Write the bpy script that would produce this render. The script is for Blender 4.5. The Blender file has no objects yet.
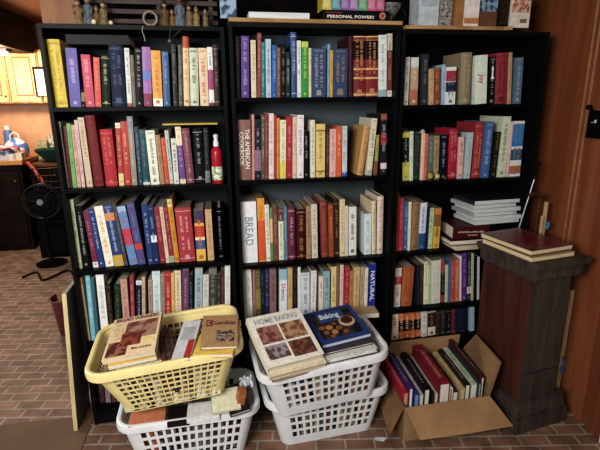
import bpy, bmesh, math, random
from mathutils import Vector, Matrix
random.seed(7)
COL = bpy.context.scene.collection
# ------------------------------------------------------------------ camera
C = (.733, -2.31, 1.703); YAW = .178; PIT = .264; ROL = -.008; F = 460
_cy, _sy, _cp, _sp = math.cos(YAW), math.sin(YAW), math.cos(PIT), math.sin(PIT)
fw = Vector((_sy*_cp, _cy*_cp, -_sp)); _r = Vector((_cy, -_sy, 0)); _u = _r.cross(fw)
_c, _s = math.cos(ROL), math.sin(ROL)
RV = _r*_c + _u*_s; UV = -_r*_s + _u*_c; CV = Vector(C)
def at(px, py, ax, val):
    """measured point of the photo on a plane of the room"""
    v = fw + RV*((px-300)/F) + UV*((225-py)/F)
    return CV + v*((val-C[ax])/v[ax])
def prx(x, y, z):
    v = Vector((x, y, z))-CV
    return 300+F*v.dot(RV)/v.dot(fw)
def x_for(px, y, z):
    a, b = -1.5, 4.0
    for _ in range(40):
        m = (a+b)/2
        if prx(m, y, z) < px: a = m
        else: b = m
    return (a+b)/2
cd = bpy.data.cameras.new('camera'); cam = bpy.data.objects.new('camera', cd); COL.objects.link(cam)
cd.sensor_width = 36; cd.lens = 36*F/600; cd.clip_start = .02
M = Matrix((RV, UV, -fw)).transposed().to_4x4(); M.translation = CV
cam.matrix_world = M
bpy.context.scene.camera = cam
# ------------------------------------------------------------------ materials
_m = {}; SAT = .80
def lin(h):
    o = []
    v = [int(h[i:i+2], 16)/255 for i in (0, 2, 4)]; g = .3*v[0]+.55*v[1]+.15*v[2]
    for c in v:
        c = (c*SAT+g*(1-SAT))
        o.append(c/12.92 if c <= .04045 else ((c+.055)/1.055)**2.4)
    return (*o, 1)
def mat(h, rough=.6, var=.12, scale=40, metal=0, kind='n', h2=None, emit=0, stretch=None):
    k = (h, rough, var, scale, metal, kind, h2, emit, stretch)
    if k in _m: return _m[k]
    m = bpy.data.materials.new('mat_'+h); m.use_nodes = True
    nt = m.node_tree; b = nt.nodes['Principled BSDF']; L = nt.links
    b.inputs['Specular IOR Level'].default_value = min(.28, .05+1.2*sum(lin(h)[:3])); b.inputs['Roughness'].default_value = rough; b.inputs['Metallic'].default_value = metal
    c = lin(h)
    d = lin(h2) if h2 else (*[max(0, x*(1-var*2)) for x in c[:3]], 1)
    tc = nt.nodes.new('ShaderNodeTexCoord'); mp = nt.nodes.new('ShaderNodeMapping')
    L.new(tc.outputs['Object'], mp.inputs['Vector'])
    if stretch: mp.inputs['Scale'].default_value = stretch
    n = nt.nodes.new('ShaderNodeTexNoise'); n.inputs['Scale'].default_value = scale; n.inputs['Detail'].default_value = 4
    L.new(mp.outputs['Vector'], n.inputs['Vector'])
    r = nt.nodes.new('ShaderNodeValToRGB'); r.color_ramp.elements[0].position = .38; r.color_ramp.elements[1].position = .62
    r.color_ramp.elements[0].color = d; r.color_ramp.elements[1].color = c
    L.new(n.outputs['Fac'], r.inputs['Fac']); L.new(r.outputs['Color'], b.inputs['Base Color'])
    if kind == 'photo':
        n.inputs['Detail'].default_value = 1
        r.color_ramp.elements[0].position = .44; r.color_ramp.elements[1].position = .56
    if kind == 'wood':
        n.inputs['Distortion'].default_value = .6
        bp = nt.nodes.new('ShaderNodeBump'); bp.inputs['Strength'].default_value = .15; bp.inputs['Distance'].default_value = .003
        L.new(n.outputs['Fac'], bp.inputs['Height']); L.new(bp.outputs['Normal'], b.inputs['Normal'])
    if emit:
        b.inputs['Emission Color'].default_value = c; b.inputs['Emission Strength'].default_value = emit
    _m[k] = m; return m
def ink(h): return mat(h, .5, .05)
def brick_mat(name, c1, c2, mort, w, hgt, rot, ms=.008, grime=.5):
    m = bpy.data.materials.new(name); m.use_nodes = True
    nt = m.node_tree; b = nt.nodes['Principled BSDF']; L = nt.links
    tc = nt.nodes.new('ShaderNodeTexCoord'); mp = nt.nodes.new('ShaderNodeMapping'); mp.inputs['Rotation'].default_value = (0, 0, rot)
    L.new(tc.outputs['Object'], mp.inputs['Vector'])
    br = nt.nodes.new('ShaderNodeTexBrick'); br.inputs['Scale'].default_value = 1
    br.inputs['Brick Width'].default_value = w; br.inputs['Row Height'].default_value = hgt
    br.inputs['Mortar Size'].default_value = ms; br.inputs['Mortar Smooth'].default_value = .3
    br.inputs['Color1'].default_value = lin(c1); br.inputs['Color2'].default_value = lin(c2); br.inputs['Mortar'].default_value = lin(mort)
    nz = nt.nodes.new('ShaderNodeTexNoise'); nz.inputs['Scale'].default_value = 9; nz.inputs['Detail'].default_value = 6
    L.new(mp.outputs['Vector'], br.inputs['Vector']); L.new(mp.outputs['Vector'], nz.inputs['Vector'])
    mr = nt.nodes.new('ShaderNodeMapRange'); mr.inputs['From Min'].default_value = .3; mr.inputs['From Max'].default_value = .7
    mr.inputs['To Min'].default_value = grime; mr.inputs['To Max'].default_value = 1.15
    L.new(nz.outputs['Fac'], mr.inputs['Value'])
    mx = nt.nodes.new('ShaderNodeMix'); mx.data_type = 'RGBA'; mx.blend_type = 'MULTIPLY'; mx.inputs[0].default_value = 1
    L.new(br.outputs['Color'], mx.inputs[6]); L.new(mr.outputs['Result'], mx.inputs[7])
    L.new(mx.outputs[2], b.inputs['Base Color']); b.inputs['Roughness'].default_value = .55
    bp = nt.nodes.new('ShaderNodeBump'); bp.inputs['Strength'].default_value = .5; bp.inputs['Distance'].default_value = .006; bp.invert = True
    L.new(br.outputs['Fac'], bp.inputs['Height']); L.new(bp.outputs['Normal'], b.inputs['Normal'])
    return m
# ------------------------------------------------------------------ mesh helpers
class MB:
    def __init__(s): s.bm = bmesh.new(); s.mats = []
    def mi(s, m):
        if m not in s.mats: s.mats.append(m)
        return s.mats.index(m)
    def poly(s, pts, m):
        f = s.bm.faces.new([s.bm.verts.new(p) for p in pts]); f.material_index = s.mi(m); return f
    def hexa(s, P, m):          # 8 points: bottom ccw 4, top ccw 4
        i = s.mi(m); v = [s.bm.verts.new(p) for p in P]
        for q in ((3, 2, 1, 0), (4, 5, 6, 7), (0, 1, 5, 4), (1, 2, 6, 5), (2, 3, 7, 6), (3, 0, 4, 7)):
            s.bm.faces.new([v[k] for k in q]).material_index = i
        return v
    def box(s, x0, x1, y0, y1, z0, z1, m, bev=0):
        v = s.hexa([(x0, y0, z0), (x1, y0, z0), (x1, y1, z0), (x0, y1, z0), (x0, y0, z1), (x1, y0, z1), (x1, y1, z1), (x0, y1, z1)], m)
        if bev:
            es = {e for q in v for e in q.link_edges}
            bmesh.ops.bevel(s.bm, geom=list(es), offset=bev, segments=2, affect='EDGES', profile=.7)
    def prism(s, prof, z0, z1, m):   # ccw profile in xy
        i = s.mi(m); a = [s.bm.verts.new((x, y, z0)) for x, y in prof]; b = [s.bm.verts.new((x, y, z1)) for x, y in prof]
        n = len(prof)
        s.bm.faces.new(a[::-1]).material_index = i; s.bm.faces.new(b).material_index = i
        for k in range(n): s.bm.faces.new((a[k], a[(k+1) % n], b[(k+1) % n], b[k])).material_index = i
    def tube(s, p0, p1, r0, r1, m, n=10):
        p0, p1 = Vector(p0), Vector(p1); d = (p1-p0).normalized(); a = d.orthogonal().normalized(); b = d.cross(a)
        i = s.mi(m); A = []; B = []
        for k in range(n):
            t = 2*math.pi*k/n; o = a*math.cos(t)+b*math.sin(t)
            A.append(s.bm.verts.new(p0+o*r0)); B.append(s.bm.verts.new(p1+o*r1))
        s.bm.faces.new(A[::-1]).material_index = i; s.bm.faces.new(B).material_index = i
        for k in range(n): s.bm.faces.new((A[k], A[(k+1) % n], B[(k+1) % n], B[k])).material_index = i
    def path(s, pts, r, m, n=8, closed=False):
        pts = [Vector(p) for p in pts]; i = s.mi(m); rings = []; N = len(pts); up = None
        for k, p in enumerate(pts):
            d = (pts[(k+1) % N]-pts[k-1]) if closed else (pts[min(k+1, N-1)]-pts[max(k-1, 0)])
            d.normalize()
            if up is None: up = d.orthogonal().normalized()
            up = (up-d*up.dot(d)).normalized(); b = d.cross(up)
            rings.append([s.bm.verts.new(p+(up*math.cos(2*math.pi*j/n)+b*math.sin(2*math.pi*j/n))*r) for j in range(n)])
        for k in range(N if closed else N-1):
            A, B = rings[k], rings[(k+1) % N]
            for j in range(n): s.bm.faces.new((A[j], A[(j+1) % n], B[(j+1) % n], B[j])).material_index = i
        if not closed:
            s.bm.faces.new(rings[0][::-1]).material_index = i; s.bm.faces.new(rings[-1]).material_index = i
    def lathe(s, prof, m, n=20, c=(0, 0, 0), sx=1, sy=1):
        i = s.mi(m); R = []
        for r, z in prof: R.append([s.bm.verts.new((c[0]+sx*r*math.cos(2*math.pi*k/n), c[1]+sy*r*math.sin(2*math.pi*k/n), c[2]+z)) for k in range(n)])
        for a in range(len(R)-1):
            for k in range(n): s.bm.faces.new((R[a][k], R[a][(k+1) % n], R[a+1][(k+1) % n], R[a+1][k])).material_index = i
        s.bm.faces.new(R[0][::-1]).material_index = i; s.bm.faces.new(R[-1]).material_index = i
    def ball(s, c, r, m, sz=1, n=14):
        prof = [(max(1e-4, r*math.sin(math.pi*k/8)), -r*sz*math.cos(math.pi*k/8)) for k in range(9)]
        s.lathe(prof, m, n, c)
    def build(s, name, parent=None, smooth=False):
        me = bpy.data.meshes.new(name); bmesh.ops.recalc_face_normals(s.bm, faces=s.bm.faces)
        if smooth:
            for f in s.bm.faces: f.smooth = True
        s.bm.to_mesh(me); s.bm.free()
        for m in s.mats: me.materials.append(m)
        if smooth:
            try: me.set_sharp_from_angle(angle=math.radians(40))
            except Exception: pass
        o = bpy.data.objects.new(name, me); COL.objects.link(o)
        if parent: o.parent = parent
        return o
LABELS = {}
def tag(o, label, cat, group=None):
    n = len(label.split())
    if not 4 <= n <= 16: print('LABEL LENGTH', n, label)
    if label in LABELS: print('LABEL DUP', label)
    LABELS[label] = 1
    o['label'] = label; o['category'] = cat
    if group: o['group'] = group
    return o
def empty(name, loc=(0, 0, 0), rz=0, mw=None):
    o = bpy.data.objects.new(name, None); COL.objects.link(o); o.empty_display_size = .05
    if mw is not None: o.matrix_world = mw
    else: o.location = loc; o.rotation_euler = (0, 0, rz)
    return o
def struct(o): o['kind'] = 'structure'; return o
def text_obj(txt, name, parent, m, mw, w, h, ext=.0002, bold=0):
    """lettering as a flat mesh fitted in w x h, placed with local matrix mw (text x,y plane), centred"""
    cu = bpy.data.curves.new('t', 'FONT'); cu.body = txt; cu.extrude = ext; cu.offset = bold; cu.resolution_u = 2
    cu.align_x = 'CENTER'; cu.align_y = 'CENTER'; cu.space_line = .85
    to = bpy.data.objects.new('t', cu); COL.objects.link(to)
    bpy.context.view_layer.update()
    me = bpy.data.meshes.new_from_object(to.evaluated_get(bpy.context.evaluated_depsgraph_get()))
    bpy.data.objects.remove(to); bpy.data.curves.remove(cu)
    xs = [v.co.x for v in me.vertices]; ys = [v.co.y for v in me.vertices]
    cx, cy = (min(xs)+max(xs))/2, (min(ys)+max(ys))/2
    sx, sy = w/(max(xs)-min(xs)), h/(max(ys)-min(ys))
    for v in me.vertices: v.co.x = (v.co.x-cx)*sx; v.co.y = (v.co.y-cy)*sy
    me.name = name; me.materials.clear(); me.materials.append(m)
    o = bpy.data.objects.new(name, me); COL.objects.link(o); o.parent = parent; o.matrix_local = mw
    return o
def frame(o, x, y):
    """matrix with origin o and given x,y directions"""
    x = Vector(x).normalized(); y = Vector(y); y = (y-x*y.dot(x)).normalized(); z = x.cross(y)
    m = Matrix((x, y, z)).transposed().to_4x4(); m.translation = Vector(o); return m
# ------------------------------------------------------------------ room
floor_m = brick_mat('brick_floor', '8e664f', '74523f', '998c7c', .15, .075, .16, .007)
b = MB(); b.box(-3.2, 3.4, -2.9, 4.3, -.06, 0, floor_m); struct(b.build('floor'))
wood_red = mat('7c4126', .45, scale=2.2, kind='wood', h2='66321c', stretch=(1, 4, .35))
wood_red2 = mat('94522f', .45, scale=2.2, kind='wood', h2='7c4023', stretch=(1, 4, .35))
b = MB(); b.box(2.612, 2.70, -.47, 4.3, 0, 2.62, wood_red2)
b.box(2.612, 2.70, -2.9, -.475, 0, 2.62, wood_red); struct(b.build('wall_right'))
def trim(n, x0, x1, y0, y1, z0, z1, m):
    b = MB(); b.box(x0, x1, y0, y1, z0, z1, m, .002); return struct(b.build('trim_%d' % n))
bead = mat('a5744c', .3, .1, 20)
trim(1, 2.603, 2.612, -.165, -.157, 0, 2.6, bead)
trim(2, 2.603, 2.612, -.200, -.192, 0, 2.6, bead)
trim(3, 2.598, 2.612, -.62, -.53, 0, 2.6, wood_red)
trim(4, 2.585, 2.612, -.80, -.625, 0, 2.2, mat('d8d4ca', .5, .05))
dark = mat('120e0c', .8, .2, 12)
b = MB(); b.box(.10, 2.612, .40, .46, 0, 2.62, dark); struct(b.build('wall_back'))
b = MB(); b.box(-.075, .10, .33, .50, 0, 2.62, mat('9a6238', .5, scale=6, kind='wood', h2='7c4a28', stretch=(4, 4, .6))); struct(b.build('trim_5'))
kit = mat('dca480', .6, .08, 6)
b = MB(); b.box(-3.2, 2.7, 4.15, 4.3, 0, 2.62, kit); struct(b.build('wall_kitchen'))
b = MB(); b.box(-3.2, -3.1, -2.9, 4.15, 0, 2.62, mat('a98f72', .7, .1, 5)); struct(b.build('wall_left'))
b = MB(); b.box(-3.2, 2.7, -2.9, 4.3, 2.62, 2.7, mat('8a4c30', .7, .12, 4, stretch=(6, 1, 1))); struct(b.build('ceiling'))
# dark soffit beam running back over the kitchen
b = MB(); b.box(-2.3, -1.27, 1.5, 3.78, 2.25, 2.60, mat('2c1a12', .6, .2, 8)); struct(b.build('trim_6'))
b = MB(); b.box(-2.32, -1.25, 1.46, 1.50, 2.22, 2.615, mat('3a2418', .5, .2, 8)); struct(b.build('trim_7'))
# ------------------------------------------------------------------ bookcases
black = mat('0c0d10', .42, .15, 30); black2 = mat('131417', .4, .12, 30)
CASES = {}
def bookcase(key, x0, x1, H, shelves, label):
    W = x1-x0; D = .28; t = empty('bookcase', (x0, 0, 0)); T = .018
    tag(t, label, 'bookcase', 'black bookcases standing side by side')
    for xa in (0, W-T):
        b = MB(); b.box(xa, xa+T, 0, D, 0, H-.02, black2, .001)
        for z in [k*.064+.15 for k in range(int((H-.3)/.064))]:      # rows of shelf pin holes
            for y in (.04, .24):
                xx = xa+T+.0002 if xa == 0 else xa-.0002
                b.poly([(xx, y-.003, z-.003), (xx, y+.003, z-.003), (xx, y+.003, z+.003), (xx, y-.003, z+.003)], mat('050505'))
        b.build('side_panel', t)
    b = MB(); b.box(0, W, 0, D, H-.02, H, black2, .001); b.build('top_panel', t)
    b = MB(); b.box(T, W-T, D-.008, D-.002, .0, H-.02, mat({'L': '232b30', 'M': '49555c', 'R': '0c0d0f'}[key], .6, .15, 4)); b.build('back_panel', t)  # back tone set per case, painting in how much light falls inside
    b = MB(); b.box(T, W-T, .008, .024, 0, .07, black2); b.build('plinth', t)
    for z in shelves+[.09]:
        b = MB(); b.box(T, W-T, .002, D-.008, z-.020, z, black, .0012); b.build('shelf', t)
    CASES[key] = (x0+T, x1-T)
LS = [1.682, 1.305, .891, .492]; MS = [1.719, 1.313, .860, .520]; RS = [1.676, 1.275, .870, .522, .315-.01]
RS[4] = .315
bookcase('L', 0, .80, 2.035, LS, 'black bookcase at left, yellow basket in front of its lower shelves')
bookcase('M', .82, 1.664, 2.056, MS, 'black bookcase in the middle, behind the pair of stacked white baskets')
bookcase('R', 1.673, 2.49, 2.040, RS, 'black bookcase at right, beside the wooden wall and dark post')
# ------------------------------------------------------------------ upright books
page_m = mat('8c7f68', .8, .15, 200, stretch=(1, 1, .02)); page_w = mat('aaa494', .8, .12, 200, stretch=(1, 1, .02))  # page tones darkened to carry the shade on the book tops
def blend(a, b, t):
    return ''.join('%02x' % int(int(a[i:i+2], 16)*(1-t)+int(b[i:i+2], 16)*t) for i in (0, 2, 4))
def spine_marks(b, w, h, m, y, rnd, z0, z1, cols=1):
    """illegible small lettering down the spine"""
    cw = w*rnd.uniform(.34, .55)/cols; gap = rnd.choice((0, 1))
    for c in range(cols):
        cx = w/2+(c-(cols-1)/2)*w*.36; z = z1; n = 0
        while z > z0+.008:
            L = rnd.uniform(.0022, .0048)
            if rnd.random() < .86 and not (gap and .42 < (z-z0)/(z1-z0) < .55):
                ww = cw*rnd.uniform(.3, .5); o = cw*rnd.uniform(-.08, .08)
                b.poly([(cx-ww+o, y, z-L), (cx+ww+o, y, z-L), (cx+ww+o, y, z), (cx-ww+o, y, z)], m)
            z -= L+rnd.uniform(.0012, .0024)
            if rnd.random() < .12: z -= .006
    if w > .012:                                   # publisher's device at the foot and author line at the head
        r = w*rnd.uniform(.14, .24); zf = h*rnd.uniform(.035, .06)
        b.poly([(w/2-r, y, zf), (w/2+r, y, zf), (w/2+r*.8, y, zf+r*1.8), (w/2-r*.8, y, zf+r*1.8)], m)
        if rnd.random() < .5:
            for q in (0, 1): b.poly([(w*.18, y, h*.955-q*.005), (w*.82, y, h*.955-q*.005), (w*.82, y, h*.955+.0022-q*.005), (w*.18, y, h*.955+.0022-q*.005)], m)
def book_mesh(root, w, h, d, col, kind, tcol, bands, txt, rnd, pages=None):
    cm = mat(col, .42 if kind == 'p' else .55, .07, 60)
    y0 = .0
    b = MB(); t = .0022 if kind == 'h' else .0008
    t = min(t, w*.2)
    # spine profile (slightly rounded for hardbacks) and the two boards, one folded cover
    bul = min(.005, w*.14) if kind == 'h' else min(.001, w*.05)
    n = 6 if kind == 'h' and w > .012 else 2
    out = [(w*k/n, y0+bul*(1-math.sin(math.pi*k/n))) for k in range(n+1)]
    segs = [0, 1]; cuts = [(0, 1, cm)]
    for f0, f1, hx in bands:
        bm_ = ink(hx); new = []
        for a, c, m in cuts:
            if f1 <= a or f0 >= c: new.append((a, c, m)); continue
            if f0 > a: new.append((a, f0, m))
            new.append((max(a, f0), min(c, f1), bm_))
            if f1 < c: new.append((f1, c, m))
        cuts = new
    for a, c, m in cuts:
        b.prism(out+[(w, y0+bul+t*1.5), (0, y0+bul+t*1.5)], h*a, h*c, m)
    b.box(0, t, y0+bul+t*1.5, d, 0, h, cm); b.box(w-t, w, y0+bul+t*1.5, d, 0, h, cm)
    if kind == 'h' and w > .02 and not txt:      # raised gilt / blind lines near head and foot
        for f in (.06, .93):
            for k in range(n):
                (xa, ya), (xb, yb) = out[k], out[k+1]
                b.poly([(xa, ya-.0004, h*f), (xb, yb-.0004, h*f), (xb, yb-.0004, h*f+.0018), (xa, ya-.0004, h*f+.0018)], ink(tcol if tcol != '-' else '3a3028'))
    if not txt and tcol != '-' and w > .008:
        spine_marks(b, w, h, ink(blend(col, tcol, .62)), y0-.0006, rnd, h*rnd.uniform(.14, .4), h*rnd.uniform(.8, .92), 2 if w > .05 else 1)
    b.build('cover', root)
    ins = .003 if kind == 'h' else 0
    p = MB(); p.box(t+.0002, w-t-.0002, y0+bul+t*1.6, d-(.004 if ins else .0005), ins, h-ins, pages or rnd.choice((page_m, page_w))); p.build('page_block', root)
    yy = y0-.0006
    if txt:
        zc = h*.52; two = '/' in txt; sh_ = {'BREAD': (.46, .5), 'Demo': (.36, .5), 'Joy': (.2, .55)}.get(txt)
        lines = txt.split('/'); ln = h*.66
        for i, s in enumerate(lines):
            wd = w*(.62 if not two else .34)
            if sh_: ln = h*sh_[0]; wd = w*sh_[1]
            cx = w/2+((len(lines)-1)/2-i)*w*.44
            mw = Matrix(((0, 1, 0, cx), (0, 0, -1, yy), (-1, 0, 0, zc), (0, 0, 0, 1)))
            text_obj(s, 'spine_title', root, ink(tcol), mw, ln*(1 if i == 0 or not two else .85), wd, bold=.01)
def shelf_row(case, z, base_y, where, data, rec=.03, dmax=.235):
    """one line per book: xl xr ytop xtop colour kind title bands words..."""
    cx0, cx1 = CASES[case]; rows = []
    for ln in data.strip().split('\n'):
        p = ln.split(None, 8)
        txt = None; desc = p[8]
        if '|' in desc: desc, txt = desc.split('|')
        bands = []
        if p[7] != '-':
            for s in p[7].split(','):
                f, hx = s.split(':'); a, c = f.split('~'); bands.append((float(a), float(c), hx))
        rows.append((*map(float, p[:4]), p[4], p[5], p[6], bands, desc.strip(), txt))
    descs = [r[8] for r in rows]; prev = None
    for i, (xl, xr, yt, xt, col, kind, tc, bands, desc, txt) in enumerate(rows):
        rnd = random.Random(hash((round(xl*10), round(yt*10))) & 0xffff)
        y = rec+rnd.uniform(0, .012)
        X0 = x_for(xl, y, z); X1 = x_for(xr, y, z); P = at(xt, yt, 1, y)
        X0 = max(X0, cx0+.001)
        hh = P.z-z; th = math.atan2(X0-P.x, hh)      # + = leans left
        w = (X1-X0)*math.cos(th)*.985; h = hh/math.cos(th)
        if th < 0: h -= w*math.tan(-th)*0
        def faces(X, W, t):                           # left and right face x at height q
            if t >= 0: return (lambda q: X-q*math.tan(t)), (lambda q: X+W/math.cos(t)-q*math.tan(t))
            T = -t; pr = X+W*math.cos(T)+W*math.sin(T)*math.tan(T)*0
            return (lambda q: X+W*math.cos(T)-W/math.cos(T)+q*math.tan(T)), (lambda q: X+W*math.cos(T)+q*math.tan(T))
        if abs(th) < .012: th = 0
        if prev:
            pr_, ph, pt = prev
            q1 = min(ph, hh)
            for _ in range(30):                       # reduce lean until the top clears the neighbour
                l, r = faces(X0, w, th)
                if l(q1) < pr_(q1)+.0004 and th > pt: th = max(pt, th-.004)
                else: break
            l, r = faces(X0, w, th)
            over = max(pr_(0)-l(0), pr_(q1)-l(q1))+.0004
            if over > 0: X0 += over; w = max(.006, w-over*.6)
        else:
            l, r = faces(X0, w, th)
            if l(h) < cx0+.001: th = max(0, math.atan((X0-cx0-.001)/h))
        l, r = faces(X0, w, th)
        ov = max(r(0), r(hh))-(cx1-.001)
        if ov > 0: w = max(.005, w-ov); l, r = faces(X0, w, th)
        prev = (r, hh, th)
        d = min(dmax, max(.12, h*rnd.uniform(.66, .8)))
        # Empty sits on the shelf at the pivot corner
        if th >= 0: loc = (X0, y, z); rot = Matrix.Rotation(-th, 4, 'Y'); off = 0
        else: loc = (X0+w*math.cos(th), y, z); rot = Matrix.Rotation(-th, 4, 'Y'); off = -w
        mw = Matrix.Translation(loc) @ rot @ Matrix.Translation((off, 0, 0))
        root = empty('book', mw=mw)
        book_mesh(root, w, h, d, col, kind, tc, bands, txt, rnd)
        place = where
        lab = desc
        if descs.count(desc) > 1: print('DESC DUP', where, desc)
        tag(root, (lab+', '+place), 'book', 'books on the '+where.replace(',', ' of the'))
    return prev
def L_(s): return s
shelf_row('L', LS[0], 104, 'top shelf, left bookcase', '''
54.5 68 39 46.5 d9bf3a h 8a7420 - tall thick yellow hardback
70.5 81.5 48 65 4a3fa6 p d8d0f0 - thick violet paperback with white title
82 85.2 89 81 15130f p d8c040 .3~.8:8c8430 tiny black and yellow booklet
86 95 54.5 80.5 c81f4c p f0c8d0 - crimson pink paperback
95.5 101.5 57.5 93 d53a28 p f0a080 - red orange paperback beside the crimson one
102.5 110.5 55 100.5 1f3524 h d8d0a0 - dark green book with cream lettering
112.5 126.5 45 108 1a2748 h 4a5a80 - thick navy blue hardback
127.5 132.3 48 124 c8cec8 p 707070 0~.06:b03030 thin white book right of the navy hardback
132.6 136 55 130 6f6252 p 3a3228 - thin grey brown book
136.2 143 48 134.5 16171c p d8dde0 - black book with large white letters
144 152.3 47 140.5 9a5fae p 4f76c0 0~.22:8c2848,.45~.6:5a78c8 lilac book with pink and blue patches
153.5 163 50.5 150.5 e0962a p a06010 0~.14:e8e4d8 orange paperback with white foot
164 170.5 51.5 161.5 2b5690 p a8c8e8 - mid blue paperback
173.5 178 44 171 2e2f2c p 8c8c80 - thin charcoal book left of its twin
179 183.2 45 178 47453c p a8a090 - thin dark olive book
184 189.8 36.5 182 e0c493 h a04030 .84~1:c05030 tallest cream book with red head
190.5 199 48 189 c3ceb4 h 38463a - pale green book with dark script
200.5 209 48 198 dcc39a p b04030 - cream book with red lettering
209.5 214.6 47 206.5 dcdcdc p 3a4a70 .28~.62:b0307c,0~.05:802040 white book with magenta band
215 220 44.5 212.5 43322c h b0a090 - dark brown book at the right end''')
shelf_row('L', LS[1], 186, 'second shelf, left bookcase', '''
64 69.3 121.5 56 a8a8a4 p 505058 .92~1:e0e0e0 grey patterned book at the left end
69.5 72.3 126 63 6a1c26 p - - very thin dark red book
73 77 123.5 66 68a85a p 305a2c - thin leaf green book
77.5 81.3 125 70.5 c49a84 p 806050 - thin pinkish tan book
82 85.3 120 73.7 cfa8ac p 807078 - thin mauve pink book
87 93 117.5 75.8 c4b090 p 7c6c50 - tall light tan book
94.5 104 115.5 82.5 7e1f26 h 5a1418 - tall dark red cloth hardback
106 118 129.5 99 b8242f h e08060 - thick scarlet hardback with gilt lines
119.3 124.3 123 115 b3342a p e0c878 0~.2:d8c070,.92~1:e0d8c0 red book with yellow foot
125 131.3 121.5 119 bf3328 p f0c0a0 - glossy red book with white script
132 137.5 116.5 125.3 8f8474 p c8c4b8 .8~1:7c8890 tall grey brown book
139 143 127 134 24405a p 90a8b8 - slim dark blue book
143.5 150 129.5 138 1e4a58 p 7090a0 0~.05:c0c8c8 dark teal book
151 159.8 130.5 144.5 d8dcc8 p 38403c - white book with dark vertical title
160.5 165 135 155 a67c5c p 705038 - tan brown book behind the white one
165.5 169.6 138 160.5 d04a2c p f0a080 - narrow vermilion book
170 173.7 130.5 164.3 b8bab2 p 50584c - narrow grey white book
174.3 179.3 138.5 171 c8d0c4 p 303a38 - white book with black stripes
180.5 186 127 173.4 e6d3ae p 9a6aa8 .08~.68:6d4490 book of cream with purple middle
187 194.8 128.5 180.4 7e4458 h c8a090 - mauve book with gilt title
196 205 128.5 192.7 181a1e h d0d0d0 - black book with white lettering
205.5 210.5 128 203 2a2d33 h 606468 0~.22:707880 dark slate book behind the spray bottle''', rec=.045)
shelf_row('L', LS[2], 262, 'third shelf, left bookcase', '''
77 82.5 200 64 c3cda6 h 4c5a3c - tall pale green book at the left end
83.5 90 206 75.5 15161a p d0d0d0 - black book with white lettering
93.5 98.8 211.5 80.5 7a2c48 p d08cb0 0~.1:d8d8d8 maroon and pink lettered book
99.3 105 209.5 85.5 243d80 p d0d8f0 - royal blue book with white lettering
106 114.5 207 90.5 e4e0cc p c07c2c - white book with gold letters
115 124.3 205 99.5 28427c p d0d8f0 0~.18:c8a030,.74~.86:d88030 blue book with golden emblem and foot
124.6 128.2 204 110 504844 p 9080a0 - slim dusky book beside the gold footed one
130 138.2 207 115.5 5c8cc4 p d04860 .35~.62:c83850,.9~1:88b0d8 light blue book with red blob
138.6 146 203 126 574a86 p 40a0a0 .25~.34:d04030 purple and teal book
148.3 153.8 204 141 27407c p c0d0e8 - navy book with pale blue lettering
154.2 159.8 206 146 1c3464 p 8cb0d8 .38~.5:d8dce4 deep blue book with white patch
160.5 166 208 149.5 8c2c38 p d08890 - maroon book with pinkish head
166.3 169.8 207.5 156 d8c0a0 p b04030 - narrow cream and red book
170.2 174.6 207 160 8e3040 p d0a0a0 0~.12:90a8a0 wine red book
175 179.8 199.5 165.5 cf8a24 h 905c10 .88~1:e0c070 tall golden orange book
180.5 195.8 208 174.5 b03440 h e8d0c8 - very thick rose red dictionary with white script
197 206.3 211 193 e0b040 p b03020 .42~.48:e8d8b0,.48~.7:c83028,.24~.42:2c5c98,.76~1:4a3a58 yellow book with red and blue blocks
208 214.3 209.5 205 c8a070 p 907048 - tan book right of the colour blocked one
219.5 223.5 208 216.5 0e0e10 h b0b8c0 - glossy black book standing alone at right''', rec=.035)
shelf_row('L', LS[3], 335, 'fourth shelf, left bookcase', '''
84 90.5 278 77.5 d0b68c p 8c6c48 .9~1:c87840 tan book with orange head
91.5 96 276 85 6fb0c2 p d8ecf0 - sky blue book
96.4 99.5 279 90 3c6c7c p 204858 - slim teal book
102 109.5 275 95.5 e4e6e4 p 909498 - thick white paperback
110 114.8 284 105 34261f h 80664c - dark brown book
115.5 121.5 285 114 23382a h 607858 - dark green book
124.5 131 279.5 120 bf9280 p 805848 - pinkish tan book
131.5 135.5 276 129.5 9c3848 p e0a0b0 - slim rose red book
136.5 142 281 136 1e2438 p d8d8e0 .92~1:d0d0d8 navy book with white head
142.4 145.6 277 141.5 c0a890 p 806850 - narrow beige book
149.5 153.3 280 148 b09480 p 4a3428 - wire bound brown notebook
153.5 161.3 271.5 151.5 c8d8dc p 7c98a0 - pale ice blue book
161.6 165.2 274 160.5 9c8c7c p 5c5048 - narrow grey taupe book
165.5 172 272 163.5 b82c30 p e8c8c0 - bright red book
172.3 175.2 273 170 d8b868 p c04030 - narrow yellow cream book
175.5 181.8 271 173.5 dcc8a0 p 6c583c - cream book with brown lettering
182.2 189 267 182 6c3c64 p c8a8c8 - plum purple book
189.5 193 275 188.8 1c2c30 p 70909c - slim blackish teal book
194.5 202 268 195 a0b0b8 p 38505c - silver blue lettered book
202.5 208.5 275 202.5 c8cac4 p 808480 - pale grey book
209 216.5 269 209 48483c p a0a088 .9~1:707870 dark olive book
217 220.8 275 216.5 3c3438 p a08890 - narrow dark mottled book
221 224.6 270 220.8 54382c p b09070 - narrow brown book
225 230.3 265 224.2 d8dad6 p a0a4a4 - white book at the right end''', rec=.03)
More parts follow.
